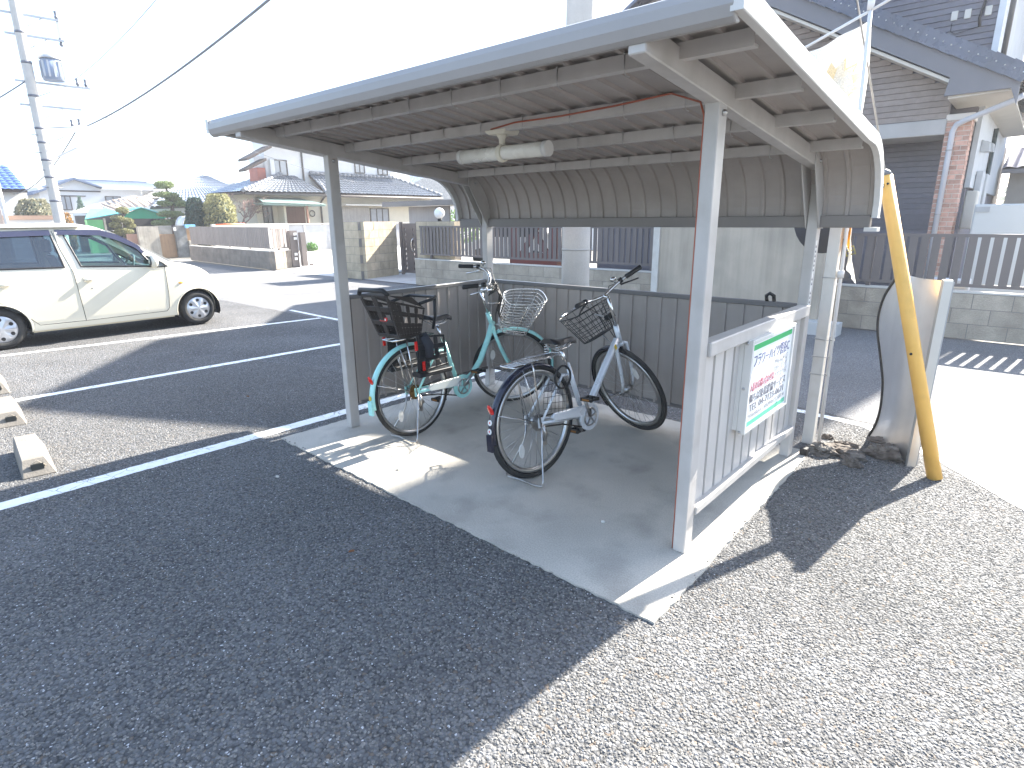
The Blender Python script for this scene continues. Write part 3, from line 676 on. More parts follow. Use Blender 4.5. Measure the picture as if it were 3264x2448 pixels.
BX,PB,HB,rh=make_bike('bicycle','silver grey bicycle with navy fenders and black wire basket, front wheel turned',(1.672,.195,.002),radians(85),radians(-4.2),radians(80),cfgB)
# rear carrier of the silver bicycle
b=MB();z=.725
b.tube([(-.19,-.06,z),(-.205,-.045,z),(-.205,.045,z),(-.19,.06,z),(.05,.062,z+.01),(.22,.035,z+.015),(.22,-.035,z+.015),(.05,-.062,z+.01)],.0058,7,True)
for y in (-.03,.0,.03): b.tube([(-.205,y,z),(.22,y*.8,z+.014)],.0045,6)
for x in (-.1,.02,.12): b.tube([(x,-.061,z+.004),(x,.061,z+.004)],.0045,6)
ck=PB('rear_carrier',b,M_chrome)
b=MB()
for y in (-1,1): b.tube([(-.05,.06*y,z+.004),(-.055,.075*y,.68),(-.01,.068*y,RW)],.0055,6)
b.tube([(.22,0,z+.01),(.30,0,.70)],.005,6);PB('carrier_stay',b,M_chrome,ck)
b=MB();b.torus((.20,-.07,.60),.07,.007,'y',24,6);PB('lock_cable',b,M_black)
b=MB()   # chain-side skirt guard of net
for i in range(7): b.tube([(.02+i*.035,-.06,.42-.01*i),(.05+i*.032,-.06,.60)],.0016,4)
for i in range(5): b.tube([(.03,-.06,.43+i*.036),(.26,-.06,.39+i*.045)],.0016,4)
PB('skirt_guard',b,M_wire)

b=MB();b.box((-.011,-.001,-.018),(.011,.001,.018),Matrix.Translation((.80,-.0255,.69))@Matrix.Rotation(-.6,4,'Y'));PB('frame_sticker',b,M_gold)
b=MB();q=HB(.60,.035);b.box((q.x-.02,-.03,q.z-.02),(q.x+.02,.03,q.z+.02));PB('lamp_bracket',b,M_black,st=True)

M_case=mat('white_chain_case',(.62,.66,.64),.35,coat=.3)
cfgA=dict(wb=1.05,paint=M_mint,fender=M_mint,flap=M_mint,stickers=[(176,M_gold)],bb=(.45,0,.285),seat_top=(.325,0,.66),
  down=[(.865,0,.735),(.80,0,.60),(.70,0,.44),(.60,0,.345),(.50,0,.30),(.45,0,.285)],down_r=[.023,.023,.023,.022,.021,.020],stem_t=.72,barm=M_chrome,lever=M_chrome,bell=1,
  bar=[(.02,.06,.005),(.045,.12,.035),(.02,.19,.085),(-.07,.245,.105),(-.20,.275,.095)],saddle=(.28,0,.83),springs=False,guard=M_mint,case=M_case,cog=M_rust,crank=.75,
  basket=dict(m=M_swire,n=(2,2,11),f=.15,t=.335,h=.28,lx=.33,ly=.38,bot=.72,off=.05,slope=.03,r=.0025,step=5,tilt=.12))
AX,PA,HA,rh=make_bike('bicycle','mint green bicycle with brown child seat and bright wire basket beside the left shelter wall',(.525,.185,.002),radians(88.5),radians(-2.5),radians(-42),cfgA)
# child seat on the rear carrier
b=MB();z=.735
b.tube([(-.18,-.06,z),(-.18,.06,z),(.2,.045,z),(.2,-.045,z)],.006,6,True)
for y in (-1,1): b.tube([(-.06,.06*y,z),(-.01,.068*y,RW)],.0055,6)
PA('rear_carrier',b,M_chrome)
def holed(b,p00,p10,p11,p01,nu,nv,fr,th,skip=()):
    """a plate with a grid of openings, built from bars of thickness th"""
    p00,p10,p11,p01=map(V,(p00,p10,p11,p01));f=lambda u,v:(p00*(1-u)+p10*u)*(1-v)+(p01*(1-u)+p11*u)*v
    n=(p10-p00).cross(p01-p00).normalized()*th
    us=[0];vs_=[0]
    for i in range(nu): us+=[(i+fr)/nu,(i+1-fr)/nu]
    us+=[1]
    for i in range(nv): vs_+=[(i+fr)/nv,(i+1-fr)/nv]
    vs_+=[1]
    for i in range(len(us)-1):
        for j in range(len(vs_)-1):
            if i%2==1 and j%2==1 and ((i//2,j//2) not in skip): continue
            a=[f(us[i],vs_[j]),f(us[i+1],vs_[j]),f(us[i+1],vs_[j+1]),f(us[i],vs_[j+1])]
            b.add(a+[q+n for q in a],[(3,2,1,0),(4,5,6,7),(0,1,5,4),(1,2,6,5),(2,3,7,6),(3,0,4,7)])
z0,z1=.765,1.06
b=MB();w0,w1=.125,.165;xb0,xb1=-.155,-.255
holed(b,(xb0,w0,z0),(xb0,-w0,z0),(xb1,-w1,z1),(xb1,w1,z1),2,3,.17,.008)
for s in (1,-1):
    p=[(xb0,s*w0,z0),(.03,s*w0*.95,z0),(.05,s*w1*.93,z0+.18),(xb1,s*w1,z1)]
    q=[(xb1,s*w1,z1),(-.06,s*w1,z1-.03),(.05,s*w1*.93,z0+.18)]
    holed(b,p[0],p[1],p[2],(xb1,s*w1,z1-.03),4,3,.22,.006,{(0,0),(1,0),(2,0),(3,0),(0,1),(0,2)})
    b.prism(q,(0,-s*.008,0))
b.box((xb0,-w0,z0-.012),(.05,w0,z0));cs=PA('child_seat',b,M_dbrown,bevel=.003)
b=MB();b.tube([(xb1,w1,z1),(xb1-.012,w1-.03,z1+.03),(xb1-.012,-w1+.03,z1+.03),(xb1,-w1,z1)],.016,8);PA('head_rim',b,M_black,cs)
b=MB();b.tube([(.0,w1,z1-.08),(.12,w1,z1-.06),(.16,w1-.02,z1-.05),(.16,-w1+.02,z1-.05),(.12,-w1,z1-.06),(.0,-w1,z1-.08)],.011,8);b.tube([(.16,-w1+.03,z1-.05),(.17,-w1+.05,.87),(.15,-w1+.06,.78)],.011,8);PA('grab_bar',b,M_black,cs)
b=MB();b.box((xb0-.045,-.05,.872),(xb0-.038,.03,.90));rp=PA('red_label_plate',b,M_red,cs)
b=MB()
for k in range(4): b.box((xb0-.0465,-.04+.018*k,.88),(xb0-.0455,-.028+.018*k,.893))
PA('label_print',b,M_white,rp,kind='stuff')
for s in (1,-1):    # leg guards and foot rests on both sides
    b=MB();y=s*.17
    holed(b,(-.07,y,.50),(.21,y,.52),(.19,y,.74),(-.06,y,.77),3,3,.2,.010,{(0,0),(0,1),(0,2)})
    b.box((-.08,y-.05 if s>0 else y-.045,.475),(.215,y+.045 if s>0 else y+.05,.505));PA('leg_guard',b,M_black,cs,bevel=.003)
    for x,zz in ((-.075,.70),(-.02,.55)):
        b=MB();b.box((x-.012,y+s*.012,zz-.035),(x+.012,y+s*.02,zz+.03));PA('reflector',b,M_red,cs,bevel=.002)
    b=MB();b.tube([(.0,y,.76),(.04,y+s*.012,.68),(.03,y+s*.02,.60)],[.035,.04,.03],8);PA('padding',b,mat('dark_cushion',(.03,.032,.04),.8) if 'dark_cushion' not in bpy.data.materials else bpy.data.materials['dark_cushion'],cs)
b=MB()   # dress guard wires, brake cables bundled in the basket
for k in range(9):
    a=random.uniform(-.1,.1);b.tube([HA(.66,.05,.02),HA(.72,.1+.05*random.random(),a),HA(.60+.06*random.random(),.12+.05*random.random(),a*1.4),HA(.50,.08,a),HA(.44,.1,a*.6)],.0042,6)
PA('chain_lock',b,M_black,st=True)

# ================================================================== SMALL THINGS AROUND THE SHELTER
def chamf_block(lab,loc):
    t=thing('wheel_stop',lab,'wheel stop',loc,0,'wheel stops of the parking bays');b=MB();L=.64
    b.prism([(-L/2,-.09,0),(-L/2,.09,0),(-L/2,.045,.11),(-L/2,-.075,.11)],(L-.05,0,0));
    x=L/2-.05;b.v[4:8]=[(L/2,-.09,0),(L/2,.09,0),(L/2-.06,.045,.11),(L/2-.06,-.075,.11)]
    m=mk('block',b,M_stop,t,.006,local=True)
    e=MB();e.box((L/2-.035,-.035,.04),(L/2-.019,.03,.078));mk('end_socket',e,mat('socket_dark',(.05,.05,.045),.9),m,local=True)
    e=MB();e.torus((L/2-.027,-.002,.059),.042,.004,'x',4,4);mk('cast_mark',e,M_stop,m,local=True)
    return t
M_stop=mat('stop_concrete',(.20,.18,.155),.9,var=.15,vscale=9,bump=.6,bscale=90,dirt=(.2,.18,.15),dscale=6)
t=chamf_block('concrete wheel stop nearest the shelter, beside the thick white line',(-1.08,-1.79,GZ));t.rotation_euler.z=-.10
t=chamf_block('concrete wheel stop in the same bay, farther from the shelter',(-2.42,-1.70,GZ));t.rotation_euler.z=-.10
t=chamf_block('concrete wheel stop in the next bay, farthest from the shelter of the three',(-3.66,-1.60,GZ));t.rotation_euler.z=-.10
# yellow guard over the guy wire
G=thing('guy_wire','yellow plastic guard leaning on a guy wire beside the steel panel','guy wire',(3.54,1.75,GZ))
A=V((3.54,1.75,GZ));PT=V((.38,2.40,10.6));d=(PT-A).normalized()
M_yel=mat('yellow_plastic',(.80,.46,.11),.45,var=.06,vscale=6,streak=.05,dirt=(.45,.25,.05),dscale=7,damt=.3)
b=MB();b.tube([A+d*.0,A+d*1.86],[.041,.038],24);gy=mk('guard',b,M_yel,G)
b=MB();b.tube([A+d*1.86,A+d*1.885,A+d*1.90],[.039,.027,.012],20);mk('guard_cap',b,mat('grey_cap',(.14,.15,.16),.6),G)
q=(A+d*1.80);side=V((-.7,-.7,0));
b=MB();b.box((-.014,-.004,-.01),(.014,.004,.01),Matrix.Translation(q+V((-.022,-.032,0)))@Matrix.Rotation(-.75,4,'Z'));mk('guard_slot',b,M_black,gy)
b=MB();b.sphere(q+V((.008,-.040,.012)),.007,8,6);b.sphere(A+d*.78+V((-.012,-.040,.0)),.008,8,6);mk('rivets',b,M_black,gy,kind='stuff')
b=MB();b.cyl(A+d*1.89,PT,.0055,n=6);mk('wire',b,M_steel,G)
# polished wave edged steel panel
P0=V((3.10,2.31,GZ));P1=V((3.41,1.88,GZ));dr=(P1-P0).normalized();nr=V((-dr.y,dr.x,0))*1.0
SP=thing('steel_panel','brushed steel panel with a wavy left edge standing in the asphalt','steel panel',tuple((P0+P1)/2))
ctrl=[(-.02,0),(.045,.12),(.065,.25),(.04,.41),(-.02,.53),(-.085,.64),(-.145,.74),(-.172,.84),(-.165,.93),(-.13,1.02),(-.05,1.12),(-.02,1.15)]
wv=[]
for i in range(len(ctrl)-1):
    p0=V((*ctrl[max(i-1,0)],0));p1=V((*ctrl[i],0));p2=V((*ctrl[i+1],0));p3=V((*ctrl[min(i+2,len(ctrl)-1)],0))
    for k in range(4):
        t=k/4;wv.append(.5*((2*p1)+(-p0+p2)*t+(2*p0-5*p1+4*p2-p3)*t*t+(-p0+3*p1-3*p2+p3)*t*t*t))
def sp(s,z,o=0): return P0+dr*s+V((0,0,z))+nr*(o+.012*z)
M_brush=mat('brushed_steel',(.82,.82,.82),.40,1,var=.08,vscale=4,streak=.05)
mm=M_brush.node_tree.nodes['Principled BSDF'];mm.inputs['Anisotropic'].default_value=.5
b=MB();nw=len(wv)
def face(u,v):
    q=wv[min(nw-1,int(round(v*(nw-1))))];s=q.x+(.50-q.x)*u;zz=q.y+ (1.18-1.15)*min(1,u*3)*v
    return tuple(sp(s,zz,-.010-.040*sin(u*pi)+.018*sin(u*pi*2)*(.4+.6*v)))
b.grid(face,16,nw-1);mk('panel_face',b,M_brush,SP)
b=MB()
b.prism([tuple(sp(q.x,q.y,-.004)) for q in wv]+[tuple(sp(.50,1.17,-.004)),tuple(sp(.50,0,-.004))],tuple(nr*.045));mk('panel_back',b,mat('panel_core',(.33,.34,.35),.5),SP)
b=MB();b.tube([tuple(sp(q.x-.008,q.y,-.006)) for q in wv],.014,8);mk('edge_gasket',b,M_black,SP)
b=MB();b.bar(sp(.515,0,-.01),sp(.515,1.185,-.01),.03,.05,tuple(nr));b.bar(sp(.537,0,-.02),sp(.537,1.18,-.02),.012,.05,tuple(nr));mk('edge_channel',b,mat('anodised_channel',(.55,.55,.53),.35,.6),SP)
# white square post, pole banner, mirror
WP=V((2.775,1.905,0))
b=MB();b.box((WP.x-.035,WP.y-.035,GZ),(WP.x+.035,WP.y+.035,1.66));wp=mk('square_post',b,mat('post_white',(.62,.60,.56),.5,var=.06,streak=.08,dirt=(.42,.37,.3),dscale=8,damt=.3),bevel=.003,label='off white square post standing just behind the shelter corner',cat='post')
for z in (.62,.74,.50,1.15):
    b=MB();b.tube([(WP.x+.042*cx,WP.y+.042*cy,z+random.uniform(-.004,.004)) for cx,cy in((-1,-1),(1,-1),(1.9,-.2),(1,1),(-1,1))],.0022,5,True);mk('binding_wire',b,M_steel,wp)
FP=V((2.845,1.895,0));FB=thing('banner','white and peach pole banner seen from behind, hanging beside the square post','banner',(FP.x,FP.y,GZ))
M_pole=mat('pole_white',(.68,.67,.66),.4)
b=MB();b.tube([(FP.x,FP.y,GZ),(FP.x-.01,FP.y,1.4),(FP.x-.05,FP.y,2.74)],.0115,10);mk('pole',b,M_pole,FB)
b=MB();b.tube([(FP.x-.05,FP.y,2.70),(FP.x-.05,FP.y,2.755),(FP.x-.05,FP.y,2.765)],[.018,.02,.012],10);mk('pole_cap',b,M_pole,FB)
b=MB();b.tube([(FP.x-.04,FP.y,2.70),(FP.x-.46,FP.y-.01,2.53)],.0085,8);b.tube([(FP.x-.04,FP.y,2.70),(FP.x+.12,FP.y,2.765)],.0085,8);mk('cross_rod',b,M_pole,FB)
b=MB();b.cyl((FP.x-.012,FP.y,1.155),(FP.x-.012,FP.y,1.20),.022,n=14);mk('pole_joint',b,M_pole,FB)
m=leafmat('banner_cloth',(.86,.85,.80),.02,.6);m2=leafmat('banner_peach',(.85,.70,.45),.04,.6);m3=leafmat('banner_amber',(.75,.36,.05),.05,.45)
def cloth(s,t,off=0):    # s across from the pole 0..1, t down 0..1
    w=.41*(1-.55*max(0,t-.25)/.75*1.15);top=2.66-.155*s
    z=top-(1.44-.04*s)*t+.0;x=FP.x-.045+.05*t-.0-s*w+.012*sin(9*t+2*s)
    if t>.55: x+=(t-.55)/.45*s*w*1.55
    y=FP.y+.03+.03*sin(5*t+5*s)*s+.02*sin(12*s+3*t)-off+.05*max(0,t-.5)*s
    return (x,y-.0,z)
b=MB();b.grid(lambda u,v:cloth(u,v),20,48);cl=mk('cloth',b,m,FB)
b=MB();c0=(.5,.22);star=[]
for i in range(28):
    a=2*pi*i/28;r=1 if i%2 else .72;star.append((c0[0]+.47*r*cos(a),c0[1]+.135*r*sin(a)))
b.add([cloth(*c0,.004)]+[cloth(*p,.004) for p in star],[(0,1+i,1+(i+1)%28) for i in range(28)]);mk('burst_print',b,m2,cl)
b=MB();b.grid(lambda u,v:cloth(.04+.92*u,.80+.08*v,.005),8,4);mk('amber_band',b,m3,cl)
def btext(body,size,s,t,m):
    p=cloth(s,t,.008);o=text('banner_lettering',body,size,p,(pi/2,-.36,0),m,FB,'CENTER',mirror=True)
    return o
mw_=mat('print_white',(.8,.79,.77),.7);mg=mat('print_taupe',(.45,.40,.33),.7);mol=mat('print_olive',(.30,.28,.08),.7)
for ch,s in (('募',.22),('集',.52),('中',.80)): btext(ch,.125,s,.25,mw_)
btext('見',.12,.26,.47,mg);btext('学',.12,.24,.57,mg);btext('田',.07,.55,.90,mol)
b=MB();T=Matrix.Translation((2.655,2.03,1.50))@Matrix.Rotation(-.3,4,'Z')@Matrix.Rotation(.18,4,'X')
vs=[];n=28
for r,y in ((.0,.06),(.12,.05),(.19,.02),(.205,0),(.205,-.012),(.0,-.012)):
    for k in range(n): a=2*pi*k/n;vs.append((r*cos(a),y,r*sin(a)))
b.add(vs,[(i*n+k,i*n+(k+1)%n,(i+1)*n+(k+1)%n,(i+1)*n+k) for i in range(5) for k in range(n)],True,T)
mi=mk('convex_mirror',b,mat('mirror_back_grey',(.10,.105,.12),.5),label='dark back of a round convex mirror beside the square post',cat='mirror')
b=MB();b.cyl((2.70,2.0,1.5),(2.755,1.94,1.56),.018);mk('mirror_arm',b,M_steel,mi)
# broken asphalt lumps
M_lump=mat('broken_asphalt',(.12,.10,.085),.95,var=.45,vscale=22,bump=1,bscale=70,dirt=(.34,.31,.27),dscale=10,damt=.7)
from mathutils import noise as mnoise
def lump(loc,r,lab,seed):
    b=MB();b.sphere((0,0,0),1,26,18)
    vs=[]
    for p in b.v:
        p=V(p);k=1+.55*mnoise.noise(p*1.4+V((seed*7.1,seed,0)))+.30*abs(mnoise.noise(p*3.4+V((seed,seed*3,1))))*1.6+.16*mnoise.noise(p*8+V((seed,0,seed)))+.08*mnoise.noise(p*17)
        q=p*k;q.z=max(q.z,-.35);vs.append((q.x*r[0]+loc[0],q.y*r[1]+loc[1],q.z*r[2]+loc[2]+GZ+.3*r[2]))
    b.v=vs;b.sm=[False]*len(b.f);mk('asphalt_lump',b,M_lump,label=lab,cat='rubble',group='broken asphalt lumps by the steel panel')
for i,(loc,r,lab) in enumerate([((2.90,1.73,.0),(.075,.055,.05),'jagged asphalt lump nearest the shelter post'),((3.06,1.79,0),(.085,.05,.032),'flat asphalt lump between the other lumps, dark grey'),
  ((3.11,1.64,0),(.045,.035,.036),'small pale asphalt lump lying apart in front of the heap'),((3.235,1.94,0),(.105,.07,.062),'largest dark asphalt lump at the foot of the steel panel'),
  ((3.0,2.0,0),(.06,.03,.022),'flat pale slab of asphalt behind the lumps'),((3.20,2.10,.045),(.09,.04,.022),'thin pale slab lying on top of the largest lump'),((2.86,2.08,0),(.035,.025,.022),'small dark lump next to the square post'),((2.98,1.88,0),(.09,.06,.025),'low crumbled asphalt lump in the middle of the heap')]): lump(loc,r,lab,i+1)
b=MB();b.box((2.80,1.60,-.01),(2.845,1.66,.045));mk('plastic_spacer',b,M_black,bevel=.004,label='small black plastic block behind the rear shelter post',cat='block')
# a few leaves and stones one can pick out on the ground
for (x,y,r,c,lab) in ((.93,-.30,.011,(.6,.55,.45),'white pebble on the slab near the front edge'),(2.30,-.03,.010,(.62,.6,.55),'white chip on the slab beside the front right post'),(.42,-.85,.012,(.5,.48,.44),'pale pebble on the shaded asphalt in front of the slab')):
    b=MB();b.sphere((0,0,0),(r*1.3,r,r*.6),9,6,Matrix.Translation((x,y,(0 if y>-.5 else GZ)+r*.5)),.15);mk('pebble',b,mat('pebble_stone',c,.8,var=.2,vscale=60),label=lab,cat='pebble')
for (x,y,a,lab) in ((-1.45,-.15,.4,'small brown leaf in the shaded parking bay'),(1.52,-1.05,1.2,'curled brown leaf on the shaded asphalt')):
    b=MB();b.grid(lambda u,v:(x+.028*(u-.5)*cos(a)-.016*(v-.5)*sin(a)*sin(pi*min(max(u,.05),.95)),y+.028*(u-.5)*sin(a)+.016*(v-.5)*cos(a)*sin(pi*min(max(u,.05),.95)),GZ+.003+.008*(v-.5)**2*4),6,4);mk('fallen_leaf',b,mat('dry_leaf',(.25,.11,.05),.8),label=lab,cat='leaf')
# ================================================================== RIGHT HOUSE (dark siding, gable porch)
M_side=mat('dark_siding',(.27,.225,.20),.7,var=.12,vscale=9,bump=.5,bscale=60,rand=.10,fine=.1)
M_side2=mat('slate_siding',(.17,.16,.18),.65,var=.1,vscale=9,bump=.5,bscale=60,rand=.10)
M_fas=mat('barge_board_grey',(.17,.165,.18),.45,var=.05)
M_sof=mat('soffit_cream',(.62,.58,.52),.7,var=.04)
M_vtile=mat('verge_tile_blue_black',(.085,.09,.125),.28,var=.15,rand=.12,spec=.6)
M_brick=mat('terracotta_brick',(.52,.31,.24),.8,var=.2,vscale=18,rand=.28,bump=.5,bscale=70)
M_mortar=mat('mortar_pale',(.66,.60,.54),.9,var=.1)
M_pale=mat('pale_side_siding',(.50,.51,.52),.7,var=.08)
M_dwin=mat('window_dark',(.03,.035,.04),.08,var=.05,spec=.8)
M_alu=mat('aluminium_frame',(.09,.085,.08),.4)
HR=thing('dark_house','dark sided house with tiled gable porch and brick corner column','house',(-1,12,0))
XE,ZE,SL=3.16,3.50,.549      # eave end of the barge line, slope
def zl(x): return ZE+SL*(XE-x)
XA=-2.2                       # porch ridge
# gable wall above the porch: one siding course at a time
def courses(x0,x1,y,z0,z1,top,m,ch=.092,name='siding_course',step=1.0):
    z=z0
    while z<z1:
        zt=min(z+ch,z1)
        xr=x1
        if top: xr=min(x1,XE-((zt+top)-ZE)/SL)
        if xr>x0+.05:
            b=MB();b.box((x0,y,z),(xr,y+.03,zt-.006));b.v=[(p[0],p[1]-(.010 if (p[2]<zt-.02 and p[1]<y+.01) else 0),p[2]) for p in b.v]
            mk(name,b,m,HR)
        z+=ch
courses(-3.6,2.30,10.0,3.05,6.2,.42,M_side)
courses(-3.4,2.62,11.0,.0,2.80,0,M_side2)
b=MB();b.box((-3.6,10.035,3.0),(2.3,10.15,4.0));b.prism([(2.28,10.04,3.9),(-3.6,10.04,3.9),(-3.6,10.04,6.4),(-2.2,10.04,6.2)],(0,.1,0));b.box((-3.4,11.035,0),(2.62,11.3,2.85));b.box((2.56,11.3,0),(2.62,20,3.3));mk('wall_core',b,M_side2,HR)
b=MB();b.box((-3.6,9.96,2.80),(2.30,11.0,3.04));mk('porch_beam',b,mat('porch_soffit',(.40,.38,.365),.7),HR,.01)
# barge boards, white under-trim, roof slab
b=MB();y0,y1=9.55,9.60
b.prism([(XE,y0,zl(XE)-.42),(XE,y0,zl(XE)+.02),(XA,y0,zl(XA)+.02),(XA,y0,zl(XA)-.40),(2.29,y0,zl(2.29)-.40),(2.25,y0,3.32),(3.06,y0,3.33)],(0,y1-y0,0))
mk('barge_board',b,M_fas,HR)
b=MB();b.prism([(2.28,9.60,zl(2.28)-.42),(2.28,9.60,zl(2.28)-.47),(XA,9.60,zl(XA)-.47),(XA,9.60,zl(XA)-.42)],(0,.40,0));mk('verge_soffit',b,M_sof,HR)
b=MB();b.prism([(2.30,9.62,3.28),(3.08,9.62,3.31),(3.08,9.62,3.35),(2.30,9.62,3.32)],(0,7,0));mk('eave_soffit',b,M_sof,HR)
b=MB();b.prism([(XE,9.6,zl(XE)-.03),(XE,9.6,zl(XE)+.05),(XA,9.6,zl(XA)+.05),(-6.0,9.6,zl(XA)+.05-SL*3.8),(-6.0,9.6,zl(XA)-.03-SL*3.8),(XA,9.6,zl(XA)-.03)],(0,1.3,0))
b.prism([(XE,10.9,zl(XE)-.03),(XE,10.9,zl(XE)+.05),(2.6,10.9,zl(2.6)+.05),(2.6,10.9,zl(2.6)-.03)],(0,6,0))
rf=mk('roof',b,M_vtile,HR)
# verge tiles stepping up the gable
b=MB();b.prism([(0,0,-.12),(.06,0,.10),(.06,.42,.12),(0,.42,-.12)],(-.40,0,0))
b=MB();tw=.275
b.box((-tw/2,-.03,-.14),(tw/2,.0,.055));b.box((-tw/2,-.03,.055),(tw/2,.40,.085));vm=b.mesh('verge_tile')
sb=MB()
for dx in (-.06,.07): sb.sphere((dx,-.032,-.02),.011,6,4)
sm_=sb.mesh('tile_nails');angT=math.atan(SL)
n=0
for k in range(21):
    s=.10+k*.265;x=XE+.05-s*cos(angT);z=ZE+.02-.05*SL+s*sin(angT)+.03
    o=inst('verge_tile',vm,M_vtile,HR,(x,9.52,z),(0,angT+.05,0))
    q=inst('tile_nails',sm_,M_white,o,(0,0,0));q.location=(0,0,0);q['kind']='stuff'
b=MB();b.torus((1.35,9.8,4.62),.0,.001,'z',4,3);
b=MB();b.grid(lambda u,v:(.45+.09*sin(u*pi*.5)*cos(v*2*pi),9.7+.09*sin(u*pi*.5)*sin(v*2*pi),5.08+.07*cos(u*pi*.5)),4,10);mk('roof_vent_cap',b,M_steel,HR)
# brick corner column
BC=MB();BC.box((2.30,10.0,0),(2.62,10.4,3.02));cc=mk('column_core',BC,M_mortar,HR)
bm=MB();bm.box((0,0,0),(.155,.012,.062));bmf=bm.mesh('brick');bm=MB();bm.box((0,0,0),(.012,.185,.062));bms=bm.mesh('brick')
r=0;z=.55
while z<3.0:
    off=-.08 if r%2 else 0
    for k in range(3):
        x0=2.295+k*.165+off;w=.155
        x1=min(x0+w,2.625);x0c=max(x0,2.295)
        if x1-x0c>.04: inst('brick',bmf,M_brick,cc,(x0c,9.991,z),sc=((x1-x0c)/.155,1,1))
    for k in range(3):
        y0=10.0+k*.195+off;y1=min(y0+.185,10.4);y0=max(y0,10.0)
        if y1-y0>.04: inst('brick',bms,M_brick,cc,(2.617,y0,z),sc=(1,(y1-y0)/.185,1))
    z+=.074;r+=1
b=MB();b.box((2.28,9.98,3.0),(2.66,10.45,3.10));mk('column_cap',b,M_mortar,HR,.01)
# rain pipe
b=MB();b.tube([(3.22,9.75,3.24),(3.1,9.78,3.18),(2.55,9.88,2.98),(2.44,9.93,2.93),(2.40,9.95,2.84),(2.40,9.95,.3)],.042,10);dp=mk('rain_pipe',b,mat('pipe_pale',(.50,.50,.53),.4),HR)
b=MB()
for z in (2.55,1.55): b.torus((2.40,9.95,z),.046,.008,'z',16,6)
mk('pipe_clip',b,M_steel,dp,kind='stuff')
b=MB();b.tube([(3.22,9.6,3.45),(3.22,16,3.45)],.06,8);mk('gutter',b,M_alu,HR)
# second storey
courses(-3.2,2.66,10.8,3.4,6.15,0,M_side2,.092)
b=MB();b.box((-3.2,10.84,3.2),(2.60,18,6.15));mk('wall_core',b,M_side2,HR)
b=MB();b.box((2.605,10.9,2.0),(2.68,18,6.15));mk('side_wall',b,M_pale,HR)
b=MB();b.box((2.63,10.76,3.4),(2.72,10.86,6.15));mk('corner_trim',b,mat('corner_trim_white',(.62,.64,.66),.5),HR)
b=MB();b.tube([(2.80,10.8,6.1),(2.80,10.8,3.62)],.04,8);mk('rain_pipe',b,M_alu,HR)
for x in (2.05,2.23,2.50):
    b=MB();b.box((x-.045,10.765,4.66-.03*(x-2)),(x+.045,10.79,4.80-.03*(x-2)));mk('vent_hood',b,M_sof,HR,.006)
b=MB();b.tube([(2.47,10.77,5.1),(2.44,10.74,4.85),(2.40,10.75,4.62),(2.42,10.77,4.5)],.02,6);b.tube([(2.42,10.76,4.5),(2.1,10.775,4.45),(2.03,10.775,4.5),(2.03,10.775,4.62)],.006,5);mk('wall_cable',b,M_black,HR)
XSL=.39;YR,ZR,XR=10.35,8.33,-1.30
b=MB()
b.prism([(XR,YR,ZR),(3.32,YR,ZR-XSL*(3.32-XR)),(3.32,YR,ZR-XSL*(3.32-XR)-.14),(XR,YR,ZR-.16),(-3.9,YR,ZR-.52*(XR+3.9)-.16),(-3.9,YR,ZR-.52*(XR+3.9))],(0,8,0));mk('roof',b,M_vtile,HR)
b=MB();b.prism([(XR,10.8,ZR-.3),(2.6,10.8,ZR-XSL*(2.6-XR)-.15),(2.6,10.8,6.1),(-3.2,10.8,6.1),(-3.2,10.8,ZR-.52*(XR+3.2)*-1*-1-.15)],(0,.2,0));mk('gable_wall',b,M_side2,HR)
# side wall fittings: shutters, meter box, duct covers
for (y,z0,z1,d) in ((11.6,1.55,2.3,.10),(12.7,1.5,2.3,.10)):
    b=MB();b.box((2.685,y,z0),(2.685+d,y+.55,z1));b.v=b.v;mk('shutter_box',b,M_pale,HR,.01)
b=MB();b.box((2.62,11.15,1.3),(2.80,11.5,1.95));mk('meter_box',b,M_sof,HR,.02)
for y,z in ((11.5,2.62),(12.4,2.68)):
    b=MB();b.prism([(2.685,y,z),(2.685,y,z+.2),(2.80,y,z+.14),(2.82,y,z)],(0,.2,0));mk('vent_hood',b,M_pale,HR)
b=MB();b.tube([(2.72,13.6,3.2),(2.72,13.6,.2)],.04,8);mk('rain_pipe',b,mat('pipe_green_black',(.05,.07,.07),.4),HR)
# storage box, units behind the fence
t=thing('storage_tank','pale grey storage unit standing behind the dark fence beside the brick column','storage unit',(3.25,10.3,0))
b=MB();b.box((2.88,9.9,.1),(3.75,10.6,1.70));mk('case',b,mat('tank_grey',(.52,.53,.52),.5,var=.04),t,.02)
b=MB();b.box((2.90,9.885,1.58),(3.08,9.9,1.66));mk('label_plate',b,mat('plate_grey',(.36,.37,.38),.5),t)
t=thing('heat_pump','low white outdoor unit with louvres behind the right fence','outdoor unit',(2.85,8.6,0));b=MB();b.box((2.6,8.45,.05),(3.1,8.75,.62));c=mk('case',b,M_pale,t,.01)
for k in range(8):
    b=MB();b.box((2.64,8.435,.12+k*.055),(3.06,8.45,.145+k*.055));mk('louvre',b,M_sof,c)
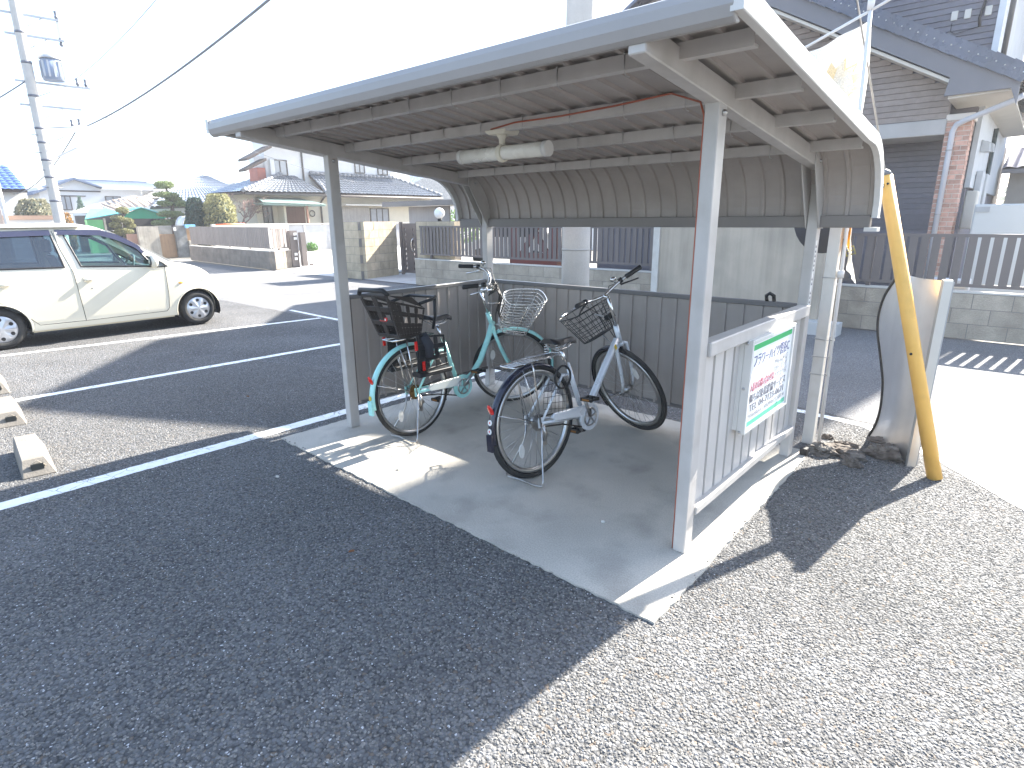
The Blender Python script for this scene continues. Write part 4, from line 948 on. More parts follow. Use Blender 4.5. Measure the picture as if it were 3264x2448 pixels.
# beige neighbour, height and width shaped to shade the slab, house far right
TB=thing('apartment_block','beige neighbour block behind the dark house, shaped tall and narrow for its shadow','apartment block',(4.4,20,0))
b=MB();b.box((3.62,19,0),(4.75,27,14.4));mk('wall',b,mat('beige_wall',(.56,.53,.48),.8,var=.04),TB)
for z in (2.6,5.4,8.2,11):
    b=MB();b.box((3.75,18.94,z),(4.5,19,z+1.3));w=mk('window',b,M_alu,TB);b=MB();b.box((3.79,18.93,z+.04),(4.46,18.94,z+1.26));mk('pane',b,M_dwin,w)
b=MB();b.box((3.58,18.9,14.4),(4.79,27.1,14.7));mk('parapet',b,M_sof,TB)
FH=thing('tiled_house','violet tiled low house glimpsed at the far right edge','house',(5,18,0))
b=MB();b.box((2.9,17.5,0),(9,22,2.6));mk('wall',b,mat('aged_wall',(.33,.31,.29),.8,var=.1),FH)
b=MB()
for i in range(24):
    x=2.75+i*.27
    b.grid(lambda u,v:(x+.27*u,17.0+2.2*v,2.62+.62*v+.045*sin(u*pi)-.03*((v*8)%1)),5,16)
mk('roof_tiles',b,mat('violet_tile',(.14,.13,.20),.3,var=.2),FH,kind='stuff')
b=MB();b.prism([(2.75,17,2.5),(2.75,17,2.6),(2.75,19.2,3.22),(2.75,19.2,3.1)],(6.5,0,0));mk('roof',b,M_fas,FH)
# ================================================================== BOUNDARY WALLS AND FENCES ALONG THE ROAD
def ribblock(name,c):
    m=mat(name,c,.9,var=.16,vscale=5,rand=.09,fine=.12,dirt=(c[0]*.55,c[1]*.55,c[2]*.55),dscale=2.2,damt=.6);nt=m.node_tree;N=nt.nodes;L=nt.links
    g=N.new('ShaderNodeNewGeometry');w=N.new('ShaderNodeTexNoise');w.inputs['Scale'].default_value=1;w.inputs['Detail'].default_value=2
    mp=N.new('ShaderNodeMapping');mp.inputs['Scale'].default_value=(26,26,1.3);L.new(g.outputs['Position'],mp.inputs[0]);L.new(mp.outputs[0],w.inputs[0])
    n2=N.new('ShaderNodeTexNoise');n2.inputs['Scale'].default_value=60;L.new(g.outputs['Position'],n2.inputs[0]);ad=N.new('ShaderNodeMath');L.new(w.outputs[0],ad.inputs[0]);L.new(n2.outputs[0],ad.inputs[1])
    b=N.new('ShaderNodeBump');b.inputs['Strength'].default_value=.9;b.inputs['Distance'].default_value=.012;L.new(ad.outputs[0],b.inputs['Height']);L.new(b.outputs[0],N['Principled BSDF'].inputs['Normal']);return m
M_blk=ribblock('ribbed_block',(.42,.36,.285));M_blk2=ribblock('split_face_block',(.48,.40,.29));M_blk3=ribblock('plain_block',(.25,.215,.18))
M_cap=mat('wall_cap_pale',(.58,.55,.5),.85,var=.06)
M_joint=mat('block_joint',(.24,.22,.2),.95)
def blockwall(name,label,p0,p1,h,th,m,rows,bl=.40,cap=.02,z0=0):
    p0=V((*p0,0));p1=V((*p1,0));L=(p1-p0).length;d=(p1-p0).normalized();a=atan2(d.y,d.x);nn=V((-d.y,d.x,0))
    t=thing(name,label,'wall',(p0.x,p0.y,z0),a);rh=(h-cap)/rows
    b=MB();b.box((.006,-th/2+.006,0),(L-.006,th/2-.006,h-cap));mk('mortar',b,M_joint,t,local=True)
    c=MB();c.box((0,-th/2,0),(bl-.009,th/2,rh-.009));me=c.mesh('block');me.materials.append(m)
    for r in range(rows):
        x=0 if r%2==0 else -bl/2
        while x<L-.03:
            x0=max(0,x);x1=min(L,x+bl)
            if x1-x0>.05:
                o=bpy.data.objects.new('block',me);COL.objects.link(o);o.parent=t;o.location=(x0,random.uniform(-.003,.003),r*rh);o.scale=((x1-x0)/bl,1,1)
            x+=bl
    if cap:
        b=MB();b.box((-.004,-th/2-.004,h-cap),(L+.004,th/2+.004,h));mk('coping',b,M_cap,t,local=True)  # coping kept pale, sunlight on the wall top put into its colour
    return t
blockwall('block_wall','low ribbed block wall under the dark fence behind the shelter',(-7.65,7.1),(-.70,7.1),.63,.15,M_blk,3)
blockwall('block_wall','low ribbed block wall under the fence right of the yellow guard',(1.66,7.1),(9,7.1),.60,.15,M_blk,3)
blockwall('gate_pillar','tan split faced block wall left of the dark gate',(-9.85,7.07),(-10.25,8.45),1.50,.2,M_blk2,7,.40,.0)
blockwall('gate_pillar','tan split faced block wall facing the driveway, short return',(-10.83,7.10),(-9.85,7.07),1.50,.19,M_blk2,7,.50,.0)
blockwall('gate_pillar','tan block pillar right of the dark gate, under the globe lamp',(-7.75,7.3),(-6.4,7.3),1.50,.2,M_blk2,7,.40,.0)
M_slat=mat('fence_dark_brown',(.165,.14,.13),.5,var=.06,rand=.06)
def slatfence(name,label,p0,p1,z0,z1,pitch,w,m,post_every=1.95,zw=None,railt=True):
    p0=V((*p0,0));p1=V((*p1,0));L=(p1-p0).length;d=(p1-p0).normalized();a=atan2(d.y,d.x)
    t=thing(name,label,'fence',(p0.x,p0.y,0),a)
    b=MB();b.box((-w/2,-.022,z0),(w/2,-.006,z1));me=b.mesh('slat');me.materials.append(m)
    n=int(L/pitch)
    for k in range(n+1):
        o=bpy.data.objects.new('slat',me);COL.objects.link(o);o.parent=t;o.location=(pitch*(k+.5) if pitch*(k+.5)<L else L-.02,0,0)
    for z,zz in ((z1-.012,z1+.028),(z0-.02,z0+.02)):
        b=MB();b.box((0,-.026,z),(L,.026,zz));mk('rail',b,m,t,local=True)
    k=0
    x=.35
    while x<L:
        b=MB();b.box((x-.025,.0,zw if zw is not None else z0-.1),(x+.025,.05,z1));mk('fence_post',b,m,t,local=True);x+=post_every
    return t
slatfence('slat_fence','dark brown slat fence on the block wall behind the shelter',(-7.5,7.1),(-.72,7.1),.74,1.37,.118,.078,M_slat,1.95,.62)
slatfence('slat_fence','dark brown slat fence right of the steel panel, sun between its slats',(1.70,7.1),(9,7.1),.67,1.28,.125,.088,M_slat,1.95,.59)
# dark gate with two rows of small openings
GT=thing('entrance_gate','dark brown entrance gate with two rows of small square openings','gate',(-9.7,8.6,0))
b=MB();gx0,gx1,gz0,gz1=-10.02,-9.42,.06,1.44;holes=[gx0+.11,gx1-.13]
xs=[gx0,holes[0]-.028,holes[0]+.028,holes[1]-.028,holes[1]+.028,gx1]
for i in (0,2,4): b.box((xs[i],8.58,gz0),(xs[i+1],8.62,gz1))
for i in (1,3):
    z=gz0
    for k in range(9):
        zh=gz0+.10+k*.135
        b.box((xs[i],8.58,z),(xs[i+1],8.62,zh));z=zh+.07
    b.box((xs[i],8.58,z),(xs[i+1],8.62,gz1))
mk('gate_leaf',b,M_slat,GT)
b=MB();b.tube([(-9.52,8.57,1.05),(-9.56,8.52,.98),(-9.575,8.51,.85),(-9.56,8.52,.72),(-9.52,8.57,.66)],.016,8);mk('gate_handle',b,M_chrome,GT)
for x in (-10.1,-9.36):
    b=MB();b.box((x-.035,8.56,0),(x+.035,8.64,1.48));mk('gate_post',b,M_slat,GT)
# globe lamp
GL=thing('globe_lamp','white globe lamp on the tan pillar','lamp',(-7.0,7.3,1.5))
b=MB();b.cyl((-7.0,7.3,1.5),(-7.0,7.3,1.56),.05,n=12);mk('lamp_foot',b,M_black,GL);b=MB();b.sphere((-7.0,7.3,1.68),.125,20,14);mk('globe',b,mat('opal_glass',(.8,.8,.78),.2,var=0),GL)
# carport behind the fence
CP=thing('carport','flat roofed dark carport beyond the gate and the slat fence','carport',(-9,10.5,0))
b=MB();b.box((-12.0,9.5,1.98),(-4.2,12.6,2.06));mk('roof',b,M_slat,CP)
b=MB();b.box((-12.05,9.45,1.93),(-4.15,9.5,2.08));mk('gutter',b,mat('carport_edge',(.17,.16,.155),.4),CP)
for x in (-8.85,-5.0):
    b=MB();b.box((x-.05,9.6,0),(x+.05,9.7,1.98));mk('post',b,M_slat,CP)
b=MB();b.box((-11.3,9.9,.9),(-9.45,9.95,1.93));mk('screen',b,mat('carport_screen',(.33,.31,.30),.6,streak=.1),CP)
# dark red steel frame and the white car under cover behind the fence
RS=thing('braced_framework','maroon steel frame with diagonal braces behind the slat fence','steelwork',(-6.2,10,0))
M_mar=mat('maroon_steel',(.16,.055,.05),.5,var=.1)
for x in (-7.0,-5.65):
    b=MB();b.box((x-.1,9.95,0),(x+.1,10.1,2.0));mk('column',b,M_mar,RS)
for p,q in (((-6.85,.5),(-5.8,1.95)),((-6.85,1.95),(-5.8,.5))):
    b=MB();b.bar((p[0],10.03,p[1]),(q[0],10.03,q[1]),.16,.05,(0,1,0));mk('brace',b,M_mar,RS)
b=MB();b.box((-7.1,9.9,.35),(-5.5,10.15,.66));mk('base_beam',b,M_mar,RS)
WC=thing('parked_car','white car half hidden behind the slat fence','car',(-9,12.6,0))
prof=[(-10.9,.35),(-10.95,.75),(-10.2,.92),(-9.6,1.42),(-9.2,1.52),(-8.2,1.53),(-7.75,1.4),(-7.3,1.0),(-7.2,.8),(-7.2,.35)]
b=MB();b.prism([(x,12,z) for x,z in prof],(0,1.5,0));mk('body',b,mat('car_white',(.72,.73,.74),.25,coat=.5),WC,.06,seg=2)
b=MB();b.prism([(x,11.985,z) for x,z in ((-9.95,.98),(-9.45,1.38),(-8.95,1.42),(-8.95,.98))],(0,.012,0));mk('window',b,M_dwin,WC);b=MB();b.prism([(x,11.985,z) for x,z in ((-8.85,.98),(-8.85,1.42),(-8.2,1.42),(-7.8,1.0))],(0,.012,0));mk('window',b,M_dwin,WC)
for x in (-10.3,-7.9):
    b=MB();b.tube([(x,11.97,.3),(x,12.15,.3)],.3,20);mk('wheel',b,M_rubber,WC)
# AC unit box and beige wall between fence and board
AC=thing('window_awning','long white box awning over the fence beside the utility pole','awning box',(-2.8,8.6,1.4))
b=MB();b.box((-3.52,8.45,1.45),(-2.03,8.75,1.74));mk('case',b,M_white,AC,.01)
for x in (-3.42,-2.13):
    b=MB();b.box((x-.05,8.44,1.475),(x+.05,8.45,1.515));mk('end_slot',b,M_fas,AC)
b=MB();b.box((-3.55,8.8,0),(-.2,10.0,2.75));mk('porch_wall',b,M_side2,HR)
# concrete panel wall with a white edge post
CW=thing('concrete_panel','stained beige concrete panel wall with a white edge post','panel wall',(.5,6.3,0))
b=MB();b.box((-.72,6.25,.19),(1.66,6.35,1.98));mk('panel',b,mat('stained_concrete',(.46,.395,.315),.9,var=.12,vscale=2,streak=.16,fine=.1,dirt=(.27,.245,.2),dscale=1.1,damt=.6,bump=.4),CW)
b=MB();b.box((-.83,6.22,0),(-.722,6.38,1.99));mk('edge_post',b,mat('edge_post_white',(.60,.57,.52),.5,dirt=(.4,.36,.3),dscale=6),CW)
b=MB();b.box((-.72,6.24,0),(1.67,6.36,.186));mk('footing',b,M_drive,CW)
# concrete utility pole right behind the shelter
def util_pole(name,label,x,y,r,h): 
    t=thing(name,label,'utility pole',(x,y,GZ));b=MB();b.tube([(x,y,GZ+h*k/8) for k in range(9)],[r*(1-.035*k) for k in range(9)],24)
    mk('pole',b,mat('pole_concrete',(.50,.48,.45),.85,var=.08,vscale=4,streak=.06,fine=.1,bump=.3),t);return t
UP=util_pole('utility_pole','thick concrete utility pole standing behind the shelter',.38,2.40,.140,12)
for z in (.9,1.25,4.0,6.0):
    b=MB();b.torus((.38,2.40,z),.138*(1-.28*z/13)+.001,.004,'z',24,6,sq=3);mk('steel_band',b,mat('pole_band',(.36,.35,.33),.5),UP)
# ================================================================== CREAM CAR
def car():
    T=thing('compact_car','cream tall compact car parked in the left bay','car',(-6.585,0,GZ))
    X0=-6.585;HW=.735
    paint=mat('cream_car_paint',(.70,.64,.51),.22,var=.015,spec=.5,coat=.7)
    M_gl=glass('car_window_glass',(.50,.68,.68),.05);M_vis=mat('smoked_visor',(.03,.03,.06),.12,var=.05,spec=.8)
    topP=[(-1.75,.62),(-1.74,.95),(-1.66,1.25),(-1.52,1.44),(-1.3,1.50),(-.9,1.53),(-.37,1.545),(-.08,1.535),(.10,1.50),(.25,1.435),(.42,1.335),(.57,1.23),(.75,1.11),(.93,.985),(1.05,.955),(1.2,.93),(1.35,.885),(1.49,.80),(1.58,.70),(1.63,.58),(1.645,.45)]
    def top(y):
        for a,c in zip(topP,topP[1:]):
            if a[0]<=y<=c[0]: return a[1]+(c[1]-a[1])*(y-a[0])/(c[0]-a[0])
        return topP[0][1] if y<topP[0][0] else topP[-1][1]
    ys=[-1.75+3.395*i/226 for i in range(227)]
    # smooth the profile
    tops=[top(y) for y in ys]
    for _ in range(6): tops=[tops[0]]+[(tops[i-1]+2*tops[i]+tops[i+1])/4 for i in range(1,226)]+[tops[-1]]
    def plan(y):   # plan outline
        if y>.9: t=(y-.9)/.745; return HW*(1-.42*t**3.2)
        if y<-1.2: t=(-1.2-y)/.55; return HW*(1-.16*t**2.5)
        return HW
    def botz(y):
        if y>1.35: return .17+.05*(y-1.35)/.3
        if y<-1.45: return .22
        return .185
    NS,NR=84,16
    def wz(z):     # section half width factor
        if z<.30: return .955+.03*(z-.18)/.12
        if z<.62: return .985+.015*sin((z-.30)/.32*pi/2)
        if z<.93: return 1.0-.018*((z-.62)/.31)**2
        return .982-.245*((z-.93)/.58)**1.25
    def pt(i,j,s):
        y=ys[i];zt=tops[i];zb_=botz(y);W_=plan(y)
        crown=min(.075,.25*(zt-zb_));ze=zt-crown
        if j<=NS:
            z=zb_+(ze-zb_)*j/NS;return V((X0+s*W_*wz(z),y,z))
        t=(j-NS)/NR;xe=W_*wz(ze);return V((X0+s*xe*cos(t*pi/2)**.55 if t<1 else X0,y,ze+crown*sin(t*pi/2)**.9))
    win={'front':[(-.30,1.40),(.12,1.385),(.30,1.325),(.50,1.20),(.60,1.04),(.685,.925),(-.20,.975)],
         'quarter':[(.61,1.075),(.80,.965),(.855,.915),(.725,.915)],
         'rear':[(-.44,1.405),(-1.15,1.39),(-1.20,.995),(-.385,.975)],
         'side':[(-1.25,1.37),(-1.45,1.30),(-1.56,1.08),(-1.28,1.0)]}
    def inside(p,poly):
        r=False;n=len(poly)
        for a in range(n):
            (x1,z1),(x2,z2)=poly[a],poly[a-1]
            if (z1>p[1])!=(z2>p[1]) and p[0]<(x2-x1)*(p[1]-z1)/(z2-z1)+x1: r=not r
        return r
    WH=((1.215,.245,.315),(-1.165,.245,.315))
    door_f=[(-.42,1.44),(.16,1.42),(.42,1.30),(.64,1.08),(.80,.93),(.805,.33),(.76,.265),(-.262,.255),(-.30,.9),(-.37,1.2)]
    door_r=[(-.43,1.44),(-1.22,1.42),(-1.26,.9),(-1.20,.62),(-.98,.50),(-.88,.38),(-.77,.262),(-.275,.255),(-.31,.9),(-.38,1.2)]
    groups={}
    for s in (1,-1):
        for i in range(226):
            y=(ys[i]+ys[i+1])/2
            for j in range(NS+NR):
                q=[pt(i,j,s),pt(i+1,j,s),pt(i+1,j+1,s),pt(i,j+1,s)];c=(q[0]+q[2])/2
                k='body'
                if j<NS:
                    if any((c.y-a)**2+(c.z-z)**2<r*r for a,z,r in WH): continue
                    for nm,pl in win.items():
                        if inside((c.y,c.z),pl): k='win_'+nm+str(s)
                    if k=='body':
                        if inside((c.y,c.z),door_f): k='door_f'+str(s)
                        elif inside((c.y,c.z),door_r): k='door_r'+str(s)
                else:
                    if .20<c.y<.93 and abs(c.x-X0)<.92*plan(c.y)*wz(tops[i]-.07): k='windscreen'
                    if c.y<-1.58 and 1.0<c.z<1.40 : k='rear_screen'
                b=groups.setdefault(k,MB());b.add(q,[(0,1,2,3) if s>0 else (3,2,1,0)],True)
    def weld(b):
        idx={};nv=[];mp=[]
        for p in b.v:
            kk=(round(p[0],5),round(p[1],5),round(p[2],5))
            if kk not in idx: idx[kk]=len(nv);nv.append(p)
            mp.append(idx[kk])
        fs=[];sm=[]
        for f,g in zip(b.f,b.sm):
            f2=[]
            for a in f:
                if mp[a] not in f2: f2.append(mp[a])
            if len(f2)>2: fs.append(tuple(f2));sm.append(g)
        b.v=nv;b.f=fs;b.sm=sm;return b
    body=mk('body',weld(groups.pop('body')),paint,T)
    doors={}
    for k,b in groups.items():
        weld(b)
        if k.startswith('door'): doors[k]=mk('door',b,paint,T)
    for k,b in groups.items():
        if k.startswith('win_'):
            s=k[-1] if k[-2]!='-' else k[-2:]
            par=doors['door_f'+s] if 'front' in k else doors['door_r'+s] if 'rear' in k else T
            mk('window_pane',b,M_gl if 'front' in k or 'quarter' in k else glass('tinted_glass',(.16,.22,.27),.10) if 'tinted_glass' not in bpy.data.materials else bpy.data.materials['tinted_glass'],par)
        elif k in('windscreen','rear_screen'): mk(k,b,M_gl,T)
    M_trimb=mat('black_window_trim',(.015,.015,.018),.4);M_gap=mat('panel_gap',(.06,.055,.045),.9)
    def surf(y,z,s=1,off=0): return (X0+s*(plan(y)*wz(z)+off),y,z)
    def strip(poly,off,r,name,m,par,closed=True,s=1):
        b=MB();P=[]
        n=len(poly);L=n if closed else n-1
        for a in range(L):
            (y1,z1),(y2,z2)=poly[a],poly[(a+1)%n];k=max(2,int(sqrt((y2-y1)**2+(z2-z1)**2)/.04))
            P+=[surf(y1+(y2-y1)*q/k,z1+(z2-z1)*q/k,s,off) for q in range(k)]
        if not closed: P.append(surf(*poly[-1],s,off))
        b.tube(P,r,6,closed);return mk(name,b,m,par)
    for s in (1,-1):
        for nm,pl in win.items(): strip(pl,.001,.013,'window_trim',M_trimb,doors['door_f%d'%s] if nm=='front' else doors['door_r%d'%s] if nm=='rear' else T,True,s)
        strip([(-.262,.255),(-.30,.9),(-.375,1.2),(-.415,1.44)],.0015,.0035,'door_gap',M_gap,body,False,s)
        strip([(.82,.93),(.815,.5),(.80,.31),(.76,.262),(-.262,.252),(-.77,.259),(-.88,.38),(-.98,.50),(-1.20,.62),(-1.26,.9)],.0015,.0035,'door_gap',M_gap,body,False,s)
        # visors
        for pl in ([(-.39,1.455),(-.37,1.39),(.10,1.37),(.29,1.305),(.50,1.185),(.56,1.11),(.60,1.13),(.53,1.235),(.32,1.375),(.13,1.445)],[(-.44,1.455),(-.44,1.385),(-1.12,1.37),(-1.20,1.30),(-1.22,1.36),(-1.14,1.44)]):
            b=MB();b.add([surf(*p,s,.022) for p in pl],[tuple(range(len(pl)))]);mk('window_visor',b,M_vis,T,solid=.006)
        for a,z,r in WH:
            b=MB();n=26;b.tube([surf(a+r*cos(t),z+r*sin(t),s,-.002) for t in [radians(-12)+k*radians(204)/n for k in range(n+1)]],.012,6);mk('arch_lip',b,paint,body)
            b=MB();n=24;P=[radians(-20)+k*radians(220)/n for k in range(n+1)]
            b.add([(X0+s*(HW-.02),a+(r+.005)*cos(t),z+(r+.005)*sin(t)) for t in P]+[(X0+s*(HW-.28),a+(r+.005)*cos(t),z+(r+.005)*sin(t)) for t in P],[(k,k+1,n+2+k,n+1+k) for k in range(n)]);b.add([(X0+s*(HW-.28),a+(r+.01)*cos(t),z+(r+.01)*sin(t)) for t in P],[tuple(range(n+1))]);mk('wheel_well',b,M_black,T)
        for a,z,r in WH:
            R=.262;xc=X0+s*(HW-.10);zz=R+GZ
            b=MB();b.torus((xc,a,zz),R-.058,.062,'x',44,12,sq=1.25);w=mk('wheel',b,M_rubber,T)
            b=MB();cv=[]
            xo=xc+s*.078;n=48;rr=(.0,.03,.055,.10,.145,.172,.178)
            dx=(.0,.0,-.006,-.010,-.012,-.018,-.03)
            for q,(r_,d_) in enumerate(zip(rr,dx)):
                for k in range(n): t=2*pi*k/n;rip=.006*cos(6*t)*(1 if 1<q<5 else 0);cv.append((xo+s*(d_+rip),a+r_*cos(t),zz+r_*sin(t)))
            b.add(cv,[(q*n+k,q*n+(k+1)%n,(q+1)*n+(k+1)%n,(q+1)*n+k) for q in range(len(rr)-1) for k in range(n)],True);cvr=mk('hub_cap',b,mat('hubcap_silver',(.52,.53,.56),.3,.7,var=.04) if 'hubcap_silver' not in bpy.data.materials else bpy.data.materials['hubcap_silver'],w)
            for k in range(6):
                t=2*pi*(k+.5)/6;b=MB();cy,cz=a+.122*cos(t),zz+.122*sin(t);b.tube([(xo-s*.03,cy,cz),(xo-s*.010,cy,cz)],.023,14);mk('hub_hole',b,M_black,cvr)
        # handles on discs with recess shade painted in, mirror, indicator
        for y,dk in ((-.10,'door_f%d'%s),(-.985,'door_r%d'%s)):
            z=.80;b=MB();b.tube([surf(y-.06,z,s,-.01),surf(y-.06,z,s,.0025)],[.062,.055],24);rc=mk('recess_shade_disc',b,mat('recess_shade',(.60,.545,.43),.3) if 'recess_shade' not in bpy.data.materials else bpy.data.materials['recess_shade'],doors[dk])
            b=MB();b.tube([surf(y-.10,z,s,.006),surf(y-.085,z,s,.026),surf(y-.02,z,s,.028),surf(y+.0,z,s,.018)],[.014,.02,.02,.013],10);mk('door_handle',b,paint,doors[dk])
        b=MB();c=surf(.655,1.0,s,.11);b.sphere((0,0,0),(.085,.062,.098),14,10,Matrix.Translation(V(c)));b.bar(surf(.68,.93,s,-.01),(c[0],c[1],c[2]-.06),.05,.04);mm=mk('door_mirror',b,paint,T,.004)
        b=MB();b.sphere(V(c)+V((0,-.045,.0)),(.062,.014,.068),12,8);mk('mirror_glass',b,M_dwin,mm)
        b=MB();b.sphere(surf(1.0,.66,s,.002),(.010,.032,.014),10,8);mk('side_indicator',b,mat('amber_lens',(.75,.30,.02),.15) if 'amber_lens' not in bpy.data.materials else bpy.data.materials['amber_lens'],T)
        # head lamps follow the nose
        hl=MB();P=[]
        for (y,z) in ((1.30,.80),(1.42,.76),(1.52,.67),(1.54,.58),(1.44,.56),(1.33,.66)): P.append(surf(y,z,s,.004))
        hl.add(P,[(0,1,2,3,4,5)]);mk('headlight',hl,mat('lens_clear',(.55,.57,.58),.06,coat=1) if 'lens_clear' not in bpy.data.materials else bpy.data.materials['lens_clear'],T,solid=.006)
        b=MB();b.sphere(surf(-.125,.68,s,.001),(.003,.010,.010),8,6);mk('key_hole',b,M_fas,doors['door_f%d'%s])
    # underside, sills, bumper lip, interior
    b=MB();b.box((X0-.66,-1.6,.16),(X0+.66,1.5,.20));mk('floor_pan',b,M_black,T)
    b=MB();b.box((X0-.52,1.50,.13),(X0+.52,1.62,.20));mk('bumper_lip',b,M_black,T,.01)
    b=MB();b.box((X0-.69,-.85,.165),(X0-.60,.86,.195));b.box((X0+.60,-.85,.165),(X0+.695,.86,.195));mk('sill',b,mat('sill_dusty',(.52,.43,.28),.5),T,kind='stuff')
    M_int=mat('cabin_grey',(.22,.23,.25),.8);M_int2=mat('cabin_beige',(.52,.50,.46),.8)
    b=MB();b.prism([(X0-.62,.55,.55),(X0-.62,.92,.55),(X0-.62,.98,.90),(X0-.62,.72,.93),(X0-.62,.56,.80)],(1.24,0,0));mk('dashboard',b,M_int,T,.02)
    b=MB();T2=Matrix.Translation((X0+.34,.47,.92))@Matrix.Rotation(radians(-25),4,'X');b.torus((0,0,0),.175,.014,'y',28,8,T2);b.bar((X0+.34,.47,.92),(X0+.34,.62,.86),.05,.05);mk('steering_wheel',b,M_int,T)
    for x,y in ((X0+.34,-.12),(X0-.34,-.12),(X0+.34,-1.0),(X0-.34,-1.0)):
        b=MB();b.box((x-.24,y-.05,.42),(x+.24,y+.42,.58));b.prism([(x-.23,y-.02,.50),(x-.23,y+.08,.50),(x-.23,y-.12,1.10),(x-.23,y-.21,1.10)],(.46,0,0));b.box((x-.12,y-.24,1.13),(x+.12,y-.16,1.32));mk('seat',b,M_int,T,.03)
    b=MB();b.box((X0-.60,-1.6,1.485),(X0+.60,-.1,1.495));mk('headliner',b,M_int2,T)
    for s in (1,-1):
        b=MB();b.bar((X0+s*.60,.95,.97),(X0+s*.535,.22,1.42),.05,.04);b.bar((X0+s*.66,-.32,.6),(X0+s*.56,-.38,1.42),.09,.03,(0,1,0));mk('inner_pillar',b,M_int2,T)
    b=MB();b.sphere((X0,.32,1.34),(.11,.02,.035),10,6);mk('room_mirror',b,M_int,T)
    b=MB();b.sphere((X0+.45,.30,1.425),(.02,.045,.012),8,6);mk('washer_nozzle',b,M_black,T)
    b=MB();b.bar((X0+.3,.96,.985),(X0-.2,.90,1.02),.02,.015);b.bar((X0+.55,.93,.975),(X0+.05,.90,1.02),.02,.015);mk('wiper_blades',b,M_black,T,kind='stuff')
    return T
car()
# ================================================================== FAR SIDE OF THE ROAD: WALLS, SHEDS, TREES, HOUSES
M_lwall=M_blk3
blockwall('block_wall','long low block wall of the driveway corner beyond the cream car',(-22.6,7.6),(-15.0,7.15),.60,.16,M_blk3,3,.45)
blockwall('block_wall','short return of the low block wall beside the driveway gate post',(-14.95,7.16),(-15.35,7.95),.60,.15,M_blk3,3,.45)
M_gslat=mat('fence_grey_brown',(.25,.215,.195),.5,var=.06,rand=.08)
slatfence('slat_fence','grey brown slat fence on the long low wall beyond the cream car',(-22.5,7.6),(-15.1,7.18),.68,1.32,.14,.115,M_gslat,1.8,.6)
slatfence('slat_fence','short run of wide dark slats turning the corner by the driveway gate post',(-15.0,7.2),(-15.35,7.95),.68,1.28,.17,.08,M_slat,1.2,.6)
t=thing('gate_post','dark folded accordion gate post at the driveway edge','gate',(-15.35,8.05,0))
b=MB();b.box((-15.42,7.98,0),(-15.25,8.25,1.22));mk('post',b,M_slat,t)
b=MB();b.box((-15.24,8.28,.04),(-15.08,8.46,1.16));b.box((-15.05,8.5,.04),(-14.98,8.60,.12));mk('folded_leaf',b,M_slat,t,kind='stuff')
for z in (.25,.40,.92,1.06):
    b=MB();b.box((-15.236,8.05+.06*z,z),(-15.22,8.16+.06*z,z+.09));mk('reflector_label',b,M_white,t)
# pale grey concrete plank fence in front of the cream house
PF=thing('plank_fence','pale grey concrete plank fence in front of the cream house','fence',(-25,15,0))
b=MB();b.box((0,0,0),(.06,1.72,.42));me=b.mesh('plank');M_plk=mat('plank_grey',(.42,.42,.43),.85,var=.1,rand=.12,dirt=(.3,.3,.3),dscale=1.3)
for k in range(6):
    y=10.6+k*1.8
    for r in range(3): inst('plank',me,M_plk,PF,(-25.1,y+.06,.05+r*.43))
    b=MB();b.box((-25.13,y-.07,0),(-24.98,y+.05,1.36));mk('fence_post',b,M_plk,PF)
b=MB();b.box((-25.14,10.5,1.345),(-24.97,21.5,1.40));mk('coping',b,M_cap,PF)
b=MB();b.box((-24.3,9.2,.02),(-24.1,12.8,1.42));mk('white_wall',b,M_cap,label='white rendered wall end behind the grey slat fence',cat='wall')
# old patched wall pieces and plywood gate left of that fence
OW=thing('patched_wall','old patched concrete and plywood wall behind the bonnet of the cream car','wall',(-25,7.8,0))
M_old=mat('old_concrete',(.36,.33,.28),.95,var=.25,vscale=2,streak=.2,dirt=(.14,.14,.13),dscale=2.5,damt=.8);M_oldd=mat('mossy_stone',(.16,.165,.165),.95,var=.5,vscale=4,bump=.6,bscale=20)
M_ply=mat('weathered_plywood',(.27,.175,.105),.85,var=.15,streak=.15)
for x,y0,y1,z,m,n in ((-25.5,6.2,6.55,1.05,mat('brick_red_old',(.33,.20,.15),.9,var=.2),'end_slab'),(-25.3,6.55,7.35,1.36,M_old,'wall_slab'),(-25.35,7.36,7.98,1.02,M_ply,'plywood_door'),(-25.6,7.36,8.0,1.38,M_oldd,'stone_slab'),(-25.2,7.99,8.45,1.38,M_oldd,'stone_pillar'),(-25.1,8.47,8.8,.72,M_old,'low_pillar'),(-25.5,8.47,8.75,1.25,M_ply,'timber_panel')):
    b=MB();b.box((x-.12,y0,0),(x+.08,y1,z));mk(n,b,m,OW)
b=MB();b.box((-25.24,7.95,1.16),(-25.1,8.02,1.30));mk('letter_box',b,M_white,OW)
b=MB();b.box((-25.3,8.40,1.27),(-25.0,8.82,1.42));mk('blue_sign_board',b,mat('sky_blue_board',(.16,.40,.62),.5),label='small sky blue board on the old wall beside the grey fence',cat='board')
b=MB();b.tube([(-24.0,9.3,1.40),(-24.0,10.6,1.42)],.035,8);mk('red_pole',b,mat('orange_red_paint',(.72,.17,.08),.5),label='orange red pole lying on the fence top in front of the hedge',cat='pole')
